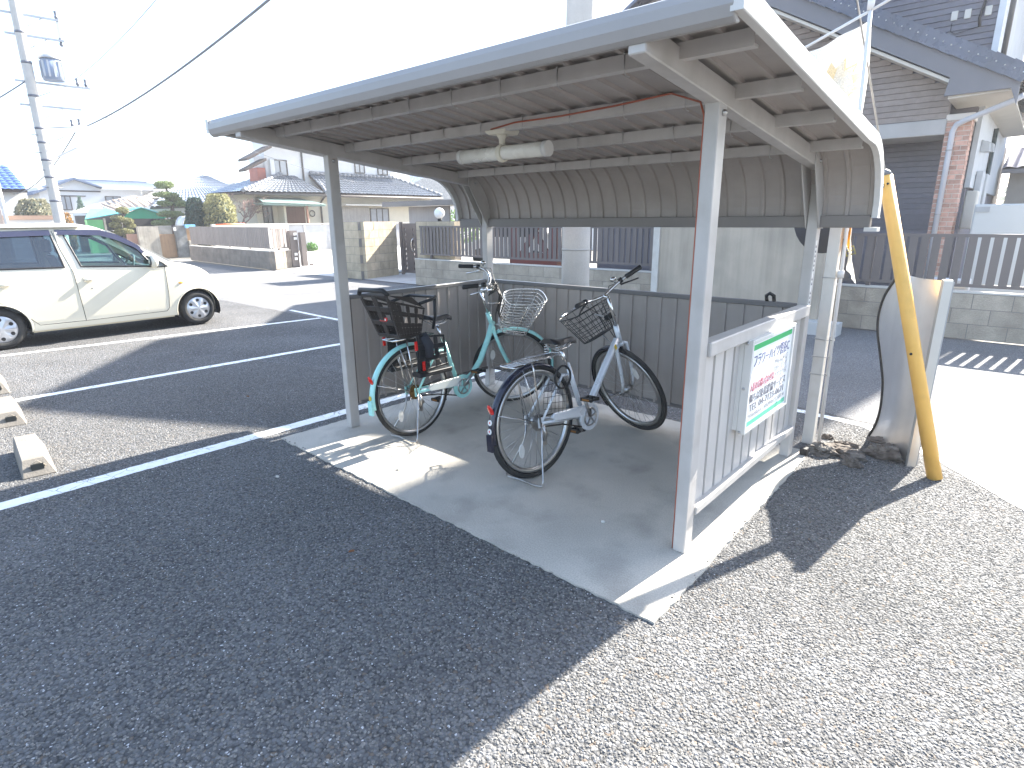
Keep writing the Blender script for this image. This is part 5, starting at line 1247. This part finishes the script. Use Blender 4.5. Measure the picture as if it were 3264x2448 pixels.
# ---- foliage
def leaves(b,c,r,n,size,flat=0,shell=.55):
    for _ in range(n):
        while True:
            p=V((random.uniform(-1,1),random.uniform(-1,1),random.uniform(-1,1)))
            if shell<p.length<1: break
        p=V((c[0]+p.x*r[0],c[1]+p.y*r[1],c[2]+p.z*r[2]));s=size*random.uniform(.6,1.4)
        d=V((random.gauss(0,1),random.gauss(0,1),random.gauss(0,1-flat))).normalized();u=d.orthogonal().normalized();w=d.cross(u)
        a=random.random()*6;u,w=u*cos(a)+w*sin(a),w*cos(a)-u*sin(a)
        b.add([p-u*s,p-w*s*.45,p+u*s,p+w*s*.45],[(0,1,2,3)])
M_pine=leafmat('pine_needles',(.22,.27,.12),.35);M_pine2=leafmat('pruned_yellow_green',(.24,.235,.11),.35);M_hdg=leafmat('hedge_dark_leaf',(.045,.085,.065),.3);M_hlit=leafmat('hedge_sunlit_leaf',(.32,.31,.16),.4,.4)  # paler hedge leaf has the sun on that half put into its colour
M_bark=mat('bark_brown',(.10,.075,.06),.9,var=.3,vscale=20);M_gry=mat('twig_grey_red',(.26,.19,.165),.85,var=.3,vscale=6)
def tree(name,label,trunk,tr,pads,m,size,dens,kind='tree',group=None):
    x,y=trunk[0][0],trunk[0][1];t=thing(name,label,kind,(x,y,0),0,group);b=MB();b.tube(trunk,tr,8)
    for c,r in pads:
        s=min(trunk,key=lambda p:abs(p[2]-c[2]+.15));b.tube([s,((s[0]+c[0])/2,(s[1]+c[1])/2,(s[2]+c[2])/2-.02),(c[0],c[1],c[2]-r[2]*.3)],[.05,.04,.025],6)
    mk('trunk',b,M_bark,t);b=MB()
    for c,r in pads: leaves(b,c,r,int(dens*(r[0]*r[1]+r[0]*r[2]*2)),size,.3,.45)
    mk('crown',b,m,t);return t
X=-30
tree('pine_tree','cloud pruned pine with flat layered pads in front of the tin roof',[(X,9.7,0),(X,9.68,1.2),(X,9.75,1.9),(X,9.80,2.4),(X,9.72,2.9),(X,9.62,3.2)],[.14,.12,.11,.09,.06,.04],
  [((X,9.57,3.34),(.42,.46,.20)),((X+.1,9.55,2.86),(.4,.62,.15)),((X-.1,9.95,2.68),(.4,.42,.13)),((X+.1,9.42,2.44),(.4,.36,.14)),((X,10.15,2.44),(.4,.42,.17)),((X+.15,9.52,1.92),(.5,.55,.16)),((X-.1,10.0,1.88),(.4,.35,.2)),((X+.1,9.15,1.48),(.5,.5,.17)),((X,9.95,1.55),(.5,.55,.16))],M_pine,.055,2600)
X=-29
tree('pruned_shrub','yellow green shrub pruned into round balls before the green shed',[(X,7.15,0),(X,7.18,1.0),(X,7.2,1.7),(X,7.22,2.0)],[.09,.08,.05,.03],
  [((X,7.22,2.08),(.28,.28,.16)),((X,6.95,1.72),(.3,.28,.15)),((X+.1,7.3,1.60),(.3,.27,.15)),((X,6.82,1.42),(.3,.26,.14)),((X,7.42,1.38),(.3,.26,.13)),((X+.1,7.12,1.12),(.35,.4,.18)),((X,6.75,1.05),(.3,.3,.15))],M_pine2,.045,3600)
def hedge(name,label,c,r,n,m,size):
    t=thing(name,label,'hedge',(c[0],c[1],0));b=MB();b.tube([(c[0],c[1],0),(c[0],c[1],c[2])],[.1,.05],8);mk('trunk',b,M_bark,t)
    b=MB()
    for _ in range(n):
        a=random.random()*2*pi;z=random.random();rr=random.uniform(.80,1.03)*(1-.55*max(0,z-.75)/.25*.8)
        p=V((c[0]+r[0]*rr*cos(a),c[1]+r[1]*rr*sin(a),.3+(c[2]+r[2]-.3)*z));s=size*random.uniform(.6,1.4)
        d=V((random.gauss(0,1),random.gauss(0,1),random.gauss(0,1))).normalized();u=d.orthogonal().normalized();w=d.cross(u);b.add([p-u*s,p-w*s*.5,p+u*s,p+w*s*.5],[(0,1,2,3)])
    mk('crown',b,m,t)
    b=MB();b.sphere((c[0],c[1],(c[2]+r[2])/2),(r[0]*.72,r[1]*.72,(c[2]+r[2])/2*.93),14,10);mk('inner_mass',b,M_hdg,t)
hedge('hedge','dark blue green clipped hedge left of the pale round one',(-26.6,9.55,1.6),(.55,.42,1.02),4200,M_hdg,.06)
hedge('hedge','pale yellow green rounded hedge with sunlight put into its leaf colour',(-26,10.4,1.7),(.7,.72,1.08),6000,M_hlit,.06)
t=thing('plum_tree','twiggy reddish grey plum tree without leaves beside the pale hedge','tree',(-27,11.9,0));b=MB();tips=[]
def branch(p,d,L,r,k):
    q=p+d*L;b.tube([p,(p+q)/2+V((random.gauss(0,.03),random.gauss(0,.03),0)),q],[r,r*.85,r*.7],5,caps=False)
    if k==0: tips.append(q);return
    for _ in range(3 if k>1 else 4):
        nd=(d+V((random.gauss(0,.55),random.gauss(0,.55),random.gauss(.05,.4)))).normalized();branch(q,nd,L*random.uniform(.6,.85),r*.6,k-1)
b.tube([(-27,11.9,0),(-27,11.88,.9),(-27,11.9,1.3)],[.12,.10,.09],8)
for a in range(5): branch(V((-27,11.9,1.25)),V((.5*cos(a*1.26),.75*sin(a*1.26),.75)).normalized(),.55,.05,4)
mk('trunk',b,M_gry,t);b=MB()
for q in tips:
    for _ in range(2): leaves(b,q,(.10,.10,.10),1,.03,0,.1)
mk('crown',b,leafmat('plum_buds',(.34,.22,.19),.4),t)
hedge('bush','grey green bush in front of the blue roofed house',(-30,4.1,1.55),(.9,.75,1.0),3600,leafmat('bush_leaf',(.27,.26,.18),.5,.4),.075)
hedge('bush','orange and green bush right of the left utility pole',(-31,5.35,1.2),(.5,.30,.8),1500,leafmat('autumn_leaf',(.30,.17,.06),.5,.4),.06)
def conifer(label,x,y,h,r):
    t=thing('conifer',label,'tree',(x,y,0));b=MB();b.tube([(x,y,0),(x,y,h)],[.08,.01],6);mk('trunk',b,M_bark,t);b=MB()
    for _ in range(1500):
        z=random.random()**.7;rr=r*(1-z)*random.uniform(.5,1);a=random.random()*6.28;leaves(b,(x+rr*cos(a),y+rr*sin(a),.5+(h-.5)*z),(.05,.05,.05),1,.07,0,.1)
    mk('crown',b,leafmat('conifer_blue_green',(.12,.19,.15),.35) if 'conifer_blue_green' not in bpy.data.materials else bpy.data.materials['conifer_blue_green'],t)
conifer('small blue green conifer in front of the white house',-38,7.8,2.95,.75)
t=thing('shrub','bright green shrub beside the globe lamp beyond the carport','shrub',(-12.5,14,0));b=MB();leaves(b,(-12.5,14,1.3),(1.6,1.0,.75),1800,.06,0,.3);leaves(b,(-9.5,14.2,1.3),(1.2,1.0,.7),1500,.06,0,.3);mk('crown',b,leafmat('bright_shrub',(.10,.20,.04),.4,.4),t)
b=MB();b.tube([(-12.5,14,0),(-12.5,14,1.2)],.06,6);mk('trunk',b,M_bark,t)
t=thing('weed_clump','small green weed clump at the foot of the grey plank fence','plant',(-24.8,14.3,0));b=MB();leaves(b,(-24.7,14.3,.22),(.25,.35,.22),260,.07,0,.1);mk('crown',b,leafmat('weed_green',(.10,.22,.05),.3,.3),t)

# ---- houses
M_ktile=mat('kawara_tile',(.15,.165,.19),.26,var=.15,vscale=4,spec=.7);M_ridge=mat('ridge_tile',(.20,.21,.23),.3)
M_hcream=mat('house_render_cream',(.66,.60,.48),.85,var=.03);M_hwhite=mat('house_render_white',(.70,.69,.68),.85,var=.03)
M_eave=mat('eave_brown',(.06,.045,.04),.7);M_gutter=mat('gutter_dark',(.09,.075,.065),.5)
def tiled(name,P,Q,R_,S_,cols,rows,m,parent,amp=.045,step=.035):
    """wavy tiled slope: eave P->Q, ridge S_->R_"""
    P,Q,R_,S_=map(V,(P,Q,R_,S_));n=(Q-P).cross(S_-P).normalized()
    if n.z<0: n=-n
    b=MB()
    def f(u,v):
        p=(P*(1-u)+Q*u)*(1-v)+(S_*(1-u)+R_*u)*v;k=(v*rows)%1
        return tuple(p+n*(amp*abs(sin(u*cols*pi))**.8+step*(1-k)))
    nu=cols*4;vs=[];vv=[]
    for r in range(rows): vv+=[(r+.001)/rows,(r+.97)/rows]
    for u in range(nu+1):
        for v in vv: vs.append(f(u/nu,v))
    w=len(vv);b.add(vs,[(i*w+j,(i+1)*w+j,(i+1)*w+j+1,i*w+j+1) for i in range(nu) for j in range(w-1)],False)
    o=mk(name,b,m,parent,kind='stuff');s=MB();s.add([P-n*.02,Q-n*.02,R_-n*.02,S_-n*.02,P-n*.12,Q-n*.12,R_-n*.12,S_-n*.12],[(0,1,2,3),(7,6,5,4),(0,4,5,1),(1,5,6,2),(2,6,7,3),(3,7,4,0)]);mk('roof_deck',s,M_eave,parent);return o
def ridge(p,q,r,parent,n=12):
    p=V(p);q=V(q);b=MB();L=(q-p).length;k=max(2,int(L/.3));
    for i in range(k): b.tube([p+(q-p)*(i/k),p+(q-p)*((i+.93)/k)],[r,r*1.08],8)
    mk('ridge_tiles',b,M_ridge,parent,kind='stuff')
def win(parent,x,y0,y1,z0,z1,dark=True,mull=1,fr=.05,axis='x',glassm=None):
    b=MB();e=.04
    for (a,c,d,f) in ((y0-fr,z0-fr,y1+fr,z0),(y0-fr,z1,y1+fr,z1+fr),(y0-fr,z0,y0,z1),(y1,z0,y1+fr,z1)): b.box((x-.02,a,c),(x+.05,d,f))
    for k in range(1,mull+1): m=y0+(y1-y0)*k/(mull+1);b.box((x-.01,m-.025,z0),(x+.04,m+.025,z1))
    w=mk('window',b,M_gutter,parent);b=MB();b.box((x-.05,y0,z0),(x+.01,y1,z1));mk('pane',b,glassm or M_dwin,w);return w
M_curt=mat('curtained_glass',(.34,.35,.37),.1,var=.12,vscale=3,spec=.8)
CH=thing('cream_house','two storey cream house with grey tiled hip roofs beyond the driveway','house',(-32,18,0))
b=MB();b.box((-31,12.85,0),(-27.3,24.9,2.95));mk('wall',b,M_hcream,CH)
b=MB();b.box((-29.7,14.25,2.9),(-28.5,16.42,5.9));b.box((-33,16.44,2.9),(-28.55,24.2,5.8));mk('upper_wall',b,M_hwhite,CH)
b=MB();b.box((-29.3,13.75,4.3),(-28.7,14.26,4.9));mk('side_wall',b,M_hwhite,CH);b=MB();b.box((-29.4,13.75,3.3),(-28.45,14.2,4.3));mk('red_panel',b,mat('faded_red_panel',(.42,.14,.10),.7),CH)
tiled('roof_tiles',(-26.5,16.6,2.98),(-26.5,25.2,2.98),(-28.5,22.9,4.10),(-28.5,16.8,4.10),34,8,M_ktile,CH)
tiled('roof_tiles',(-26.5,25.2,2.98),(-33,25.2,2.98),(-33,22.9,4.10),(-28.5,22.9,4.10),20,8,M_ktile,CH)
tiled('roof_tiles',(-26.6,12.0,2.95),(-26.6,16.6,2.98),(-28.5,15.9,3.95),(-28.5,15.1,3.95),16,8,M_ktile,CH)
tiled('roof_tiles',(-31,11.9,2.95),(-26.6,11.9,2.95),(-28.5,15.1,4.0),(-31,15.1,4.0),16,9,mat('kawara_tile_blue',(.12,.17,.25),.3,var=.1,spec=.6),CH)
ridge((-26.6,11.95,3.02),(-28.5,15.1,4.05),.10,CH);ridge((-28.5,22.9,4.15),(-26.5,25.2,3.05),.10,CH);ridge((-28.4,16.8,4.16),(-28.4,22.9,4.16),.10,CH);ridge((-26.5,16.6,3.0),(-28.45,17.2,4.0),.09,CH)
b=MB();b.tube([(-26.45,12.0,2.86),(-26.45,25.2,2.86)],.06,8);mk('gutter',b,M_gutter,CH)
tiled('roof_tiles',(-27.6,14.3,5.75),(-27.6,25,5.75),(-30,25,6.9),(-30,15,6.9),30,6,M_ktile,CH)
b=MB();b.prism([(-27.3,12.7,4.62),(-27.3,14.1,5.35),(-27.3,14.1,5.22),(-27.3,12.7,4.5)],(-1.0,0,0));b.prism([(-27.6,12.7,4.12),(-27.6,13.9,4.72),(-27.6,13.9,4.6),(-27.6,12.7,4.0)],(-.8,0,0));mk('eave',b,M_eave,CH)
win(CH,-28.48,14.7,15.45,4.0,4.72,glassm=M_curt);win(CH,-28.52,20.0,20.62,4.36,4.86,glassm=M_curt);win(CH,-28.52,21.7,22.36,4.33,4.72,glassm=M_curt)
b=MB();b.box((-28.45,14.45,3.95),(-28.3,14.68,4.75));mk('window_shutter_box',b,M_hwhite,CH)
win(CH,-27.28,13.24,13.67,1.0,2.25);win(CH,-27.28,20.0,21.3,1.2,2.18,mull=2,glassm=M_curt)
b=MB();b.box((-27.3,17.9,.8),(-27.2,19.85,2.28));mk('reed_screen',b,mat('reed_screen_grey',(.38,.35,.32),.9,streak=.2,fine=.2),CH)
b=MB();b.box((-27.32,14.15,0),(-27.25,15.6,2.26));mk('entrance_door',b,mat('entrance_brown',(.16,.085,.06),.6,streak=.15),CH)
b=MB();b.tube([(-25.9,14.95,0),(-25.9,14.95,2.3)],.075,8);mk('porch_post',b,mat('porch_timber',(.27,.14,.09),.7),CH);b=MB();b.box((-27.3,14.02,0),(-26.6,14.14,2.3));mk('wall_return',b,M_hcream,CH)
b=MB();b.prism([(-25.8,12.45,2.42),(-25.8,12.55,2.32),(-25.8,16.0,2.28),(-25.8,16.05,2.36)],(-1.5,0,0));b.add([(-25.7,12.5,2.44),(-25.7,16.05,2.37),(-27.3,15.4,2.72),(-27.3,12.9,2.74)],[(0,1,2,3)]);mk('porch_roof',b,mat('porch_copper_green',(.20,.29,.27),.45,var=.1),CH)
b=MB();b.torus((-27.25,16.05,1.92),.16,.025,'x',20,6);mk('round_vent',b,M_gutter,CH)
b=MB();b.tube([(-28.44,16.43,5.6),(-28.44,16.43,3.4)],.05,6);b.tube([(-27.2,16.9,2.85),(-27.2,16.6,2.5),(-27.2,16.6,1.3)],.05,6);mk('rain_pipe',b,M_gutter,CH,kind='stuff')
b=MB();b.box((-27.2,17.85,2.36),(-26.6,24.8,2.43));mk('window_canopy',b,M_cap,CH)
# white house far left
WH_=thing('white_house','white house with blue grey ribbed roof and broad gable behind the cream car','house',(-48,11,0))
b=MB();b.box((-53,7.4,0),(-45,14.2,3.75));mk('wall',b,M_hwhite,WH_)
b=MB();b.prism([(-44.98,7.2,3.4),(-44.98,9.35,4.28),(-44.98,10.9,3.72),(-44.98,10.9,3.4)],(-.3,0,0));mk('gable_wall',b,M_hwhite,WH_)
M_broof=mat('blue_grey_metal_roof',(.12,.155,.23),.85,var=.08,spec=.1)
b=MB()
for i in range(22):
    y=9.7+i*.21;b.add([(-44.4,y+1.0-.0,3.86),(-44.4,y+1.15,3.86),(-47,y+.15,4.40),(-47,y,4.40)],[(0,1,2,3)]);b.add([(-44.4,y+1.15,3.90),(-44.4,y+1.21,3.90),(-47,y+.21,4.45),(-47,y+.15,4.45)],[(0,1,2,3)])
mk('roof_ribs',b,M_broof,WH_,kind='stuff')
b=MB();b.prism([(-44.6,7.0,3.38),(-44.6,9.35,4.40),(-44.6,10.9,3.85),(-44.6,10.9,3.75),(-44.6,9.35,4.26),(-44.6,7.0,3.26)],(-4,0,0));b.box((-47,9.4,4.2),(-46.6,14.3,4.42));mk('roof',b,M_broof,WH_)
b=MB();b.box((-44.6,10.8,3.70),(-44.4,14.9,3.78));mk('gutter',b,M_hwhite,WH_)
b=MB();b.box((-44.98,8.5,3.52),(-44.9,10.8,3.60));b.box((-44.98,8.5,3.22),(-44.9,9.9,3.27));mk('wall_beam',b,M_eave,WH_)
win(WH_,-44.95,11.05,11.9,2.5,3.22,glassm=M_curt);win(WH_,-44.95,8.45,8.98,2.4,3.2,glassm=M_curt)
b=MB();b.tube([(-44.7,13.2,2.9),(-44.7,13.2,3.9)],.05,6);mk('flue_pipe',b,M_white,WH_)
# tin roofed buildings, green sheds
TR=thing('tin_shed','long shed with pale ribbed tin roof in front of the white house','shed',(-37,9,0))
M_tin=mat('pale_tin_roof',(.38,.355,.33),.8,var=.08,spec=.12,dirt=(.4,.33,.28),dscale=2)
b=MB();b.box((-39,7.5,0),(-36.1,12,2.2));mk('wall',b,mat('blue_grey_sheet',(.34,.40,.47),.7,var=.06),TR)
b=MB();b.add([(-35.6,6.6,2.02),(-35.6,12.3,2.18),(-37.5,12.2,2.7),(-38,10.6,3.08),(-37.5,8.3,2.52)],[(0,1,2,3,4)]);mk('roof',b,M_tin,TR,solid=.05)
b=MB()
for i in range(12): y=8.4+i*.32;b.bar((-35.58,y+.4,2.10+.028*(y-6.6)),(-37.7,y,min(2.55+.24*(y-8.3),3.04-.26*max(0,y-10.6))),.05,.06)
mk('roof_ribs',b,mat('rust_rib',(.36,.29,.24),.7),TR,kind='stuff')
b=MB();b.box((-36.0,6.75,0),(-35.5,8.0,2.0));mk('side_wall',b,bpy.data.materials['blue_grey_sheet'],TR)
GS=thing('green_shed','open green shed with turquoise tin roof behind the pruned shrub','shed',(-34,8.5,0))
M_grn=mat('green_sheet',(.03,.32,.17),.55,var=.06,streak=.06);M_lgr=mat('light_green_sheet',(.16,.50,.18),.6,var=.06);M_turq=mat('turquoise_tin',(.12,.40,.42),.8,var=.06,spec=.12)
b=MB();b.prism([(-33,8.35,1.72),(-33,8.62,2.02),(-33,9.30,2.26),(-33,10.4,1.90),(-33,10.5,1.72)],(-.06,0,0));mk('gable_sheet',b,M_grn,GS)
b=MB();b.add([(-32.9,8.1,1.96),(-32.9,9.30,2.30),(-35,9.30,2.30),(-35,8.1,1.96)],[(0,1,2,3)]);b.add([(-32.9,9.30,2.30),(-32.9,10.6,1.88),(-35,10.6,1.88),(-35,9.3,2.3)],[(0,1,2,3)]);b.add([(-32.9,6.62,1.70),(-32.9,8.15,1.98),(-34.6,8.15,2.28),(-34.6,7.35,2.24)],[(0,1,2,3)]);mk('roof',b,M_turq,GS,solid=.04)
b=MB();b.box((-33.4,6.72,0),(-33,7.42,1.68));mk('wall',b,M_lgr,GS)
b=MB();b.box((-35.2,6.75,0),(-35.1,10.6,1.9));b.box((-35.1,10.5,0),(-33.1,10.6,1.8));mk('back_wall',b,mat('shed_dark',(.05,.05,.06),.9),GS)
for y in (7.48,8.3,10.45):
    b=MB();b.box((-33.05,y-.05,0),(-32.95,y+.05,1.75));mk('post',b,M_old,GS)
GH=thing('greenhouse','small arched glass greenhouse beside the dark hedge','greenhouse',(-27.5,9.5,0));b=MB()
b.grid(lambda u,v:(-28.2+.9*u,9.5-.35*cos(v*pi),1.25+.55*sin(v*pi)),4,10);mk('cover',b,mat('milky_film',(.62,.64,.64),.2),GH,solid=.01)
b=MB()
for u in (0,.5,1): b.tube([(-28.2+.9*u,9.5-.35*cos(k*pi/10),1.25+.55*sin(k*pi/10)) for k in range(11)],.02,5)
b.box((-28.2,9.15,0),(-27.3,9.85,1.25));mk('hoops',b,M_hwhite,GH,kind='stuff')
# roofs between
MR=thing('grey_roof_house','grey hip roofed house between the pine and the cream house','house',(-42,16,0))
b=MB();b.box((-46,13,0),(-40.5,19,3.0));mk('wall',b,M_hwhite,MR)
tiled('roof_tiles',(-39.5,12.8,3.0),(-39.5,19.5,3.0),(-43,17.2,4.75),(-43,16.4,4.75),26,9,mat('pale_grey_tile',(.20,.23,.28),.8,var=.1,spec=.12),MR);tiled('roof_tiles',(-46,12.6,3.0),(-39.5,12.8,3.0),(-43,16.4,4.75),(-46,16.4,4.75),22,9,mat('sandy_tile',(.36,.33,.29),.6),MR)
b=MB();b.tube([(-43,16.9,4.7),(-43,16.95,6.2)],.02,5);b.tube([(-43,16.6,5.9),(-43,17.2,5.9)],.012,5);mk('antenna',b,M_steel,MR)
M2=thing('grey_roof_house','lower pale grey tiled roof just right of the pine','house',(-37,12,0))
b=MB();b.box((-38,10.6,0),(-35.5,15,2.4));mk('wall',b,M_hwhite,M2)
tiled('roof_tiles',(-35,10.4,2.35),(-35,15.2,2.6),(-38,15.2,3.7),(-38,12.6,3.5),18,7,bpy.data.materials['pale_grey_tile'],M2)
# blue tiled house at far left, pale building and brown capped wall
BH=thing('blue_roof_house','narrow house with bright blue tiled roof left of the utility pole','house',(-36,4,0))
b=MB();b.box((-40,3.0,0),(-34.2,4.75,3.1));mk('wall',b,M_hwhite,BH)
tiled('roof_tiles',(-33.8,2.8,3.08),(-33.8,4.72,3.08),(-36.5,4.6,4.35),(-36.5,2.6,4.35),7,9,mat('blue_tile',(.07,.13,.38),.2,var=.2,spec=.7),BH)
LB=thing('corner_building','pale and brown corner building cut off by the left edge','building',(-23,0,0))
b=MB();b.box((-26,-6,0),(-22,1.66,2.62));mk('lower_wall',b,mat('taupe_wall',(.34,.29,.27),.8,var=.05),LB);b=MB();b.box((-26.1,-6,2.62),(-21.95,1.72,2.78));mk('band',b,M_hwhite,LB);b=MB();b.box((-26,-6,2.78),(-22,1.66,4.2));mk('upper_wall',b,mat('pinkish_wall',(.60,.55,.53),.8),LB)
b=MB();b.tube([(-21.9,1.72,4.2),(-21.9,1.72,0)],.06,8);mk('rain_pipe',b,M_white,LB)
BW=thing('capped_wall','white wall with brown coping behind the roof of the cream car','wall',(-22,0,0))
b=MB();b.box((-22.4,-5,0),(-22.2,3.05,1.65));mk('wall',b,M_hwhite,BW);b=MB();b.box((-22.46,-5,1.65),(-22.14,3.1,1.79));mk('coping',b,mat('coping_brown',(.36,.24,.18),.6),BW)
# ---- left utility pole with transformer
PX,PY=-19.67,2.67
LP2=util_pole('utility_pole','tall concrete utility pole with transformer behind the cream car',PX,PY,.155,12)
M_gal=mat('galvanised',(.42,.43,.45),.45,.7,var=.1)
def arm(z,L,dz=0,r=.045):
    b=MB();b.bar((PX-.1,PY-.35,z),(PX+.05,PY+L,z+dz),.055,.055);b.tube([(PX,PY,z-.45),(PX,PY+L*.6,z-.02)],.014,6);return mk('cross_arm',b,M_gal,LP2)
arm(7.40,1.0);arm(6.85,1.05);arm(5.60,1.5);arm(4.95,1.15)
b=MB();b.bar((PX,PY+.97,6.85),(PX,PY+.97,7.40),.05,.05);mk('arm_link',b,M_gal,LP2)
b=MB();b.cyl((PX+.1,PY+.58,5.68),(PX+.1,PY+.58,6.26),.27,.25,18);tr=mk('transformer',b,mat('transformer_grey',(.26,.32,.44),.4,var=.06),LP2)
b=MB()
for k in range(12):
    a=2*pi*k/12;b.bar((PX+.1+.275*cos(a),PY+.58+.275*sin(a),5.75),(PX+.1+.275*cos(a),PY+.58+.275*sin(a),6.2),.03,.05)
mk('cooling_fins',b,M_gal,tr,kind='stuff')
b=MB();b.tube([(PX+.1,PY+.58,6.26),(PX+.1,PY+.58,6.31),(PX+.1,PY+.58,6.42)],[.29,.29,.10],18);mk('transformer_lid',b,M_gal,tr)
M_ins=mat('insulator',(.12,.13,.16),.3)
for y,z in ((1.42,5.64),(1.2,5.64),(.85,4.42),(1.05,4.46),(.97,6.70),(.97,7.43)):
    b=MB();b.tube([(PX,PY+y,z),(PX,PY+y,z+.06),(PX,PY+y,z+.10),(PX,PY+y,z+.22)],[.035,.06,.035,.05],8);mk('insulator',b,M_ins,LP2)
b=MB();b.tube([(PX,PY+.1,4.36),(PX+.1,PY+.7,4.38),(PX+.1,PY+1.2,4.52)],.022,6);b.tube([(PX,PY+.1,3.85),(PX+.1,PY+.9,4.32)],.014,6);mk('lower_bracket',b,M_gal,LP2)
for z in (2.2,2.9,3.4,3.9,4.3,5.2,6.1,6.9):
    b=MB();b.torus((PX,PY,z),.152*(1-.023*z),.012,'z',18,5,sq=3);mk('pole_band',b,M_ins,LP2)
for z in (2.6,3.1,3.6,4.1):
    b=MB();b.tube([(PX+.1,PY-.28,z),(PX+.05,PY+.28,z)],.012,5);mk('step_bolt',b,M_ins,LP2)
b=MB();b.bar((PX+.2,PY+.25,3.5),(PX+.2,PY+.8,3.8),.03,.06);mk('pole_plate',b,M_gal,LP2)
def wire(name,label,p,q,sag,r,n=24):
    p=V(p);q=V(q);b=MB();b.tube([(p+(q-p)*(k/n))-V((0,0,sag*4*(k/n)*(1-k/n))) for k in range(n+1)],r,5);mk(name,b,M_wireg,label=label,cat='wire')
M_wireg=mat('overhead_cable',(.16,.17,.19),.6)
wire('overhead_cable','thick overhead cable rising from the left pole to the upper right',(PX,PY+1.25,4.5),(.38,2.42,5.35),.32,.022)
wire('overhead_cable','thin overhead wire crossing above the thick cable',(PX,PY+.2,4.9),(-6,14,4.2),.6,.007)
wire('overhead_cable','thin overhead wire from the upper arm running to the right',(PX,PY+.3,6.4),(-20,14,3.2),.4,.007)
wire('overhead_cable','overhead wire dropping left from the pole out of the frame',(PX,PY-.1,5.6),(PX-1,PY-4.5,2.9),.2,.02)
wire('overhead_cable','overhead service wire from the pole bracket to the blue roof house',(PX,PY+.9,4.3),(-34,4.2,2.9),.4,.02)
wire('overhead_cable','faint upper overhead wire running parallel above the thick cable',(PX,PY+1.0,5.7),(.38,2.45,7.3),.5,.008)
MS=thing('radio_mast','faint tall lattice mast far behind the white house','mast',(-75,21.5,0));b=MB()
for s in (-.25,.25): b.tube([(-75,21.5+s,0),(-75,21.5+s*.3,13)],.05,5)
for k in range(16): b.bar((-75,21.5-.22,4+k*.55),(-75,21.5+.22,4.3+k*.55),.04,.04)
mk('lattice',b,mat('mast_pale',(.6,.6,.6),.6),MS)
# far tree line and roofs closing the horizon
def farwood(): 
    b=MB()
    for i in range(260):
        x=-130+random.uniform(-15,10);y=-40+i*.95;leaves(b,(x,y,2.2),(3,1.6,random.uniform(1.5,2.6)),26,.5,0,.2)
    for i in range(160):
        x=-60+i*1.1;leaves(b,(x,75+random.uniform(-4,4),2.2),(1.6,3,random.uniform(1.5,2.8)),26,.5,0,.2)
    mk('far_woodland',b,leafmat('far_leaf',(.14,.16,.13),.3),kind='stuff',label='far line of trees closing the horizon')
farwood()
FHs=[(-62,4,7,4.6),(-58,24,8,5.0),(-40,32,9,5.2),(-24,36,8,5.0),(-16,26,6,3.6)]
labs=['distant pale house with dark roof left of the white house','distant grey roof behind the tin shed','distant house roof behind the cream house','distant pale house seen past the right end of the cream house','grey building with flat parapet beyond the carport']
for (x,y,w,h),lb in zip(FHs,labs):
    t=thing('far_house',lb,'house',(x,y,0));b=MB();b.box((x-w/2,y-w/2,0),(x+w/2,y+w/2,h*.62));mk('wall',b,M_hwhite,t)
    b=MB();b.prism([(x+w/2+.4,y-w/2-.5,h*.6),(x+w/2+.4,y+w/2+.5,h*.6),(x+w/2+.4,y,h)],(-w-.8,0,0));mk('roof',b,M_ktile,t)
    for k in range(2):
        yy=y-w*.25+k*w*.4;bb=MB();bb.box((x+w/2-.02,yy-.5,1.4),(x+w/2+.03,yy+.5,2.3));wv_=mk('window',bb,M_gutter,t);bb=MB();bb.box((x+w/2,yy-.44,1.46),(x+w/2+.04,yy+.44,2.24));mk('pane',bb,M_curt,wv_)
# ================================================================== HAZE ADDED IN PLACE OF LENS GLARE
def haze(dens,aniso):
    b=MB();b.box((-250,-250,-1.05),(250,250,17.5))
    m=bpy.data.materials.new('glare_haze');m.use_nodes=True;N=m.node_tree.nodes;L=m.node_tree.links
    for n in list(N):
        if n.type!='OUTPUT_MATERIAL': N.remove(n)
    v=N.new('ShaderNodeVolumePrincipled');v.inputs['Color'].default_value=(.93,.95,1,1);v.inputs['Density'].default_value=dens;v.inputs['Anisotropy'].default_value=aniso
    L.new(v.outputs[0],N['Material Output'].inputs['Volume'])
    mk('haze',b,m,kind='stuff',label='thin haze added over the street in place of lens glare')
haze(.0018,.4)
# members of one kind share a group phrase
for stem_,phrase in (('gate_pillar','tan block walls beside the entrance gate'),('block_wall','low block walls along the road'),('slat_fence','slat fences on the block walls'),('hedge','clipped hedges beyond the road'),('bush','bushes by the left houses'),('overhead_cable','overhead cables from the left pole'),('far_house','distant houses'),('utility_pole','concrete utility poles'),('bicycle','bicycles parked in the shelter'),('pebble','pebbles on the ground'),('fallen_leaf','fallen leaves on the asphalt'),('grey_roof_house','grey roofed houses between the pine and the cream house')):
    for o in list(bpy.data.objects):
        if o.parent is None and o.name.split('.')[0]==stem_ and not o.get('group'): o['group']=phrase
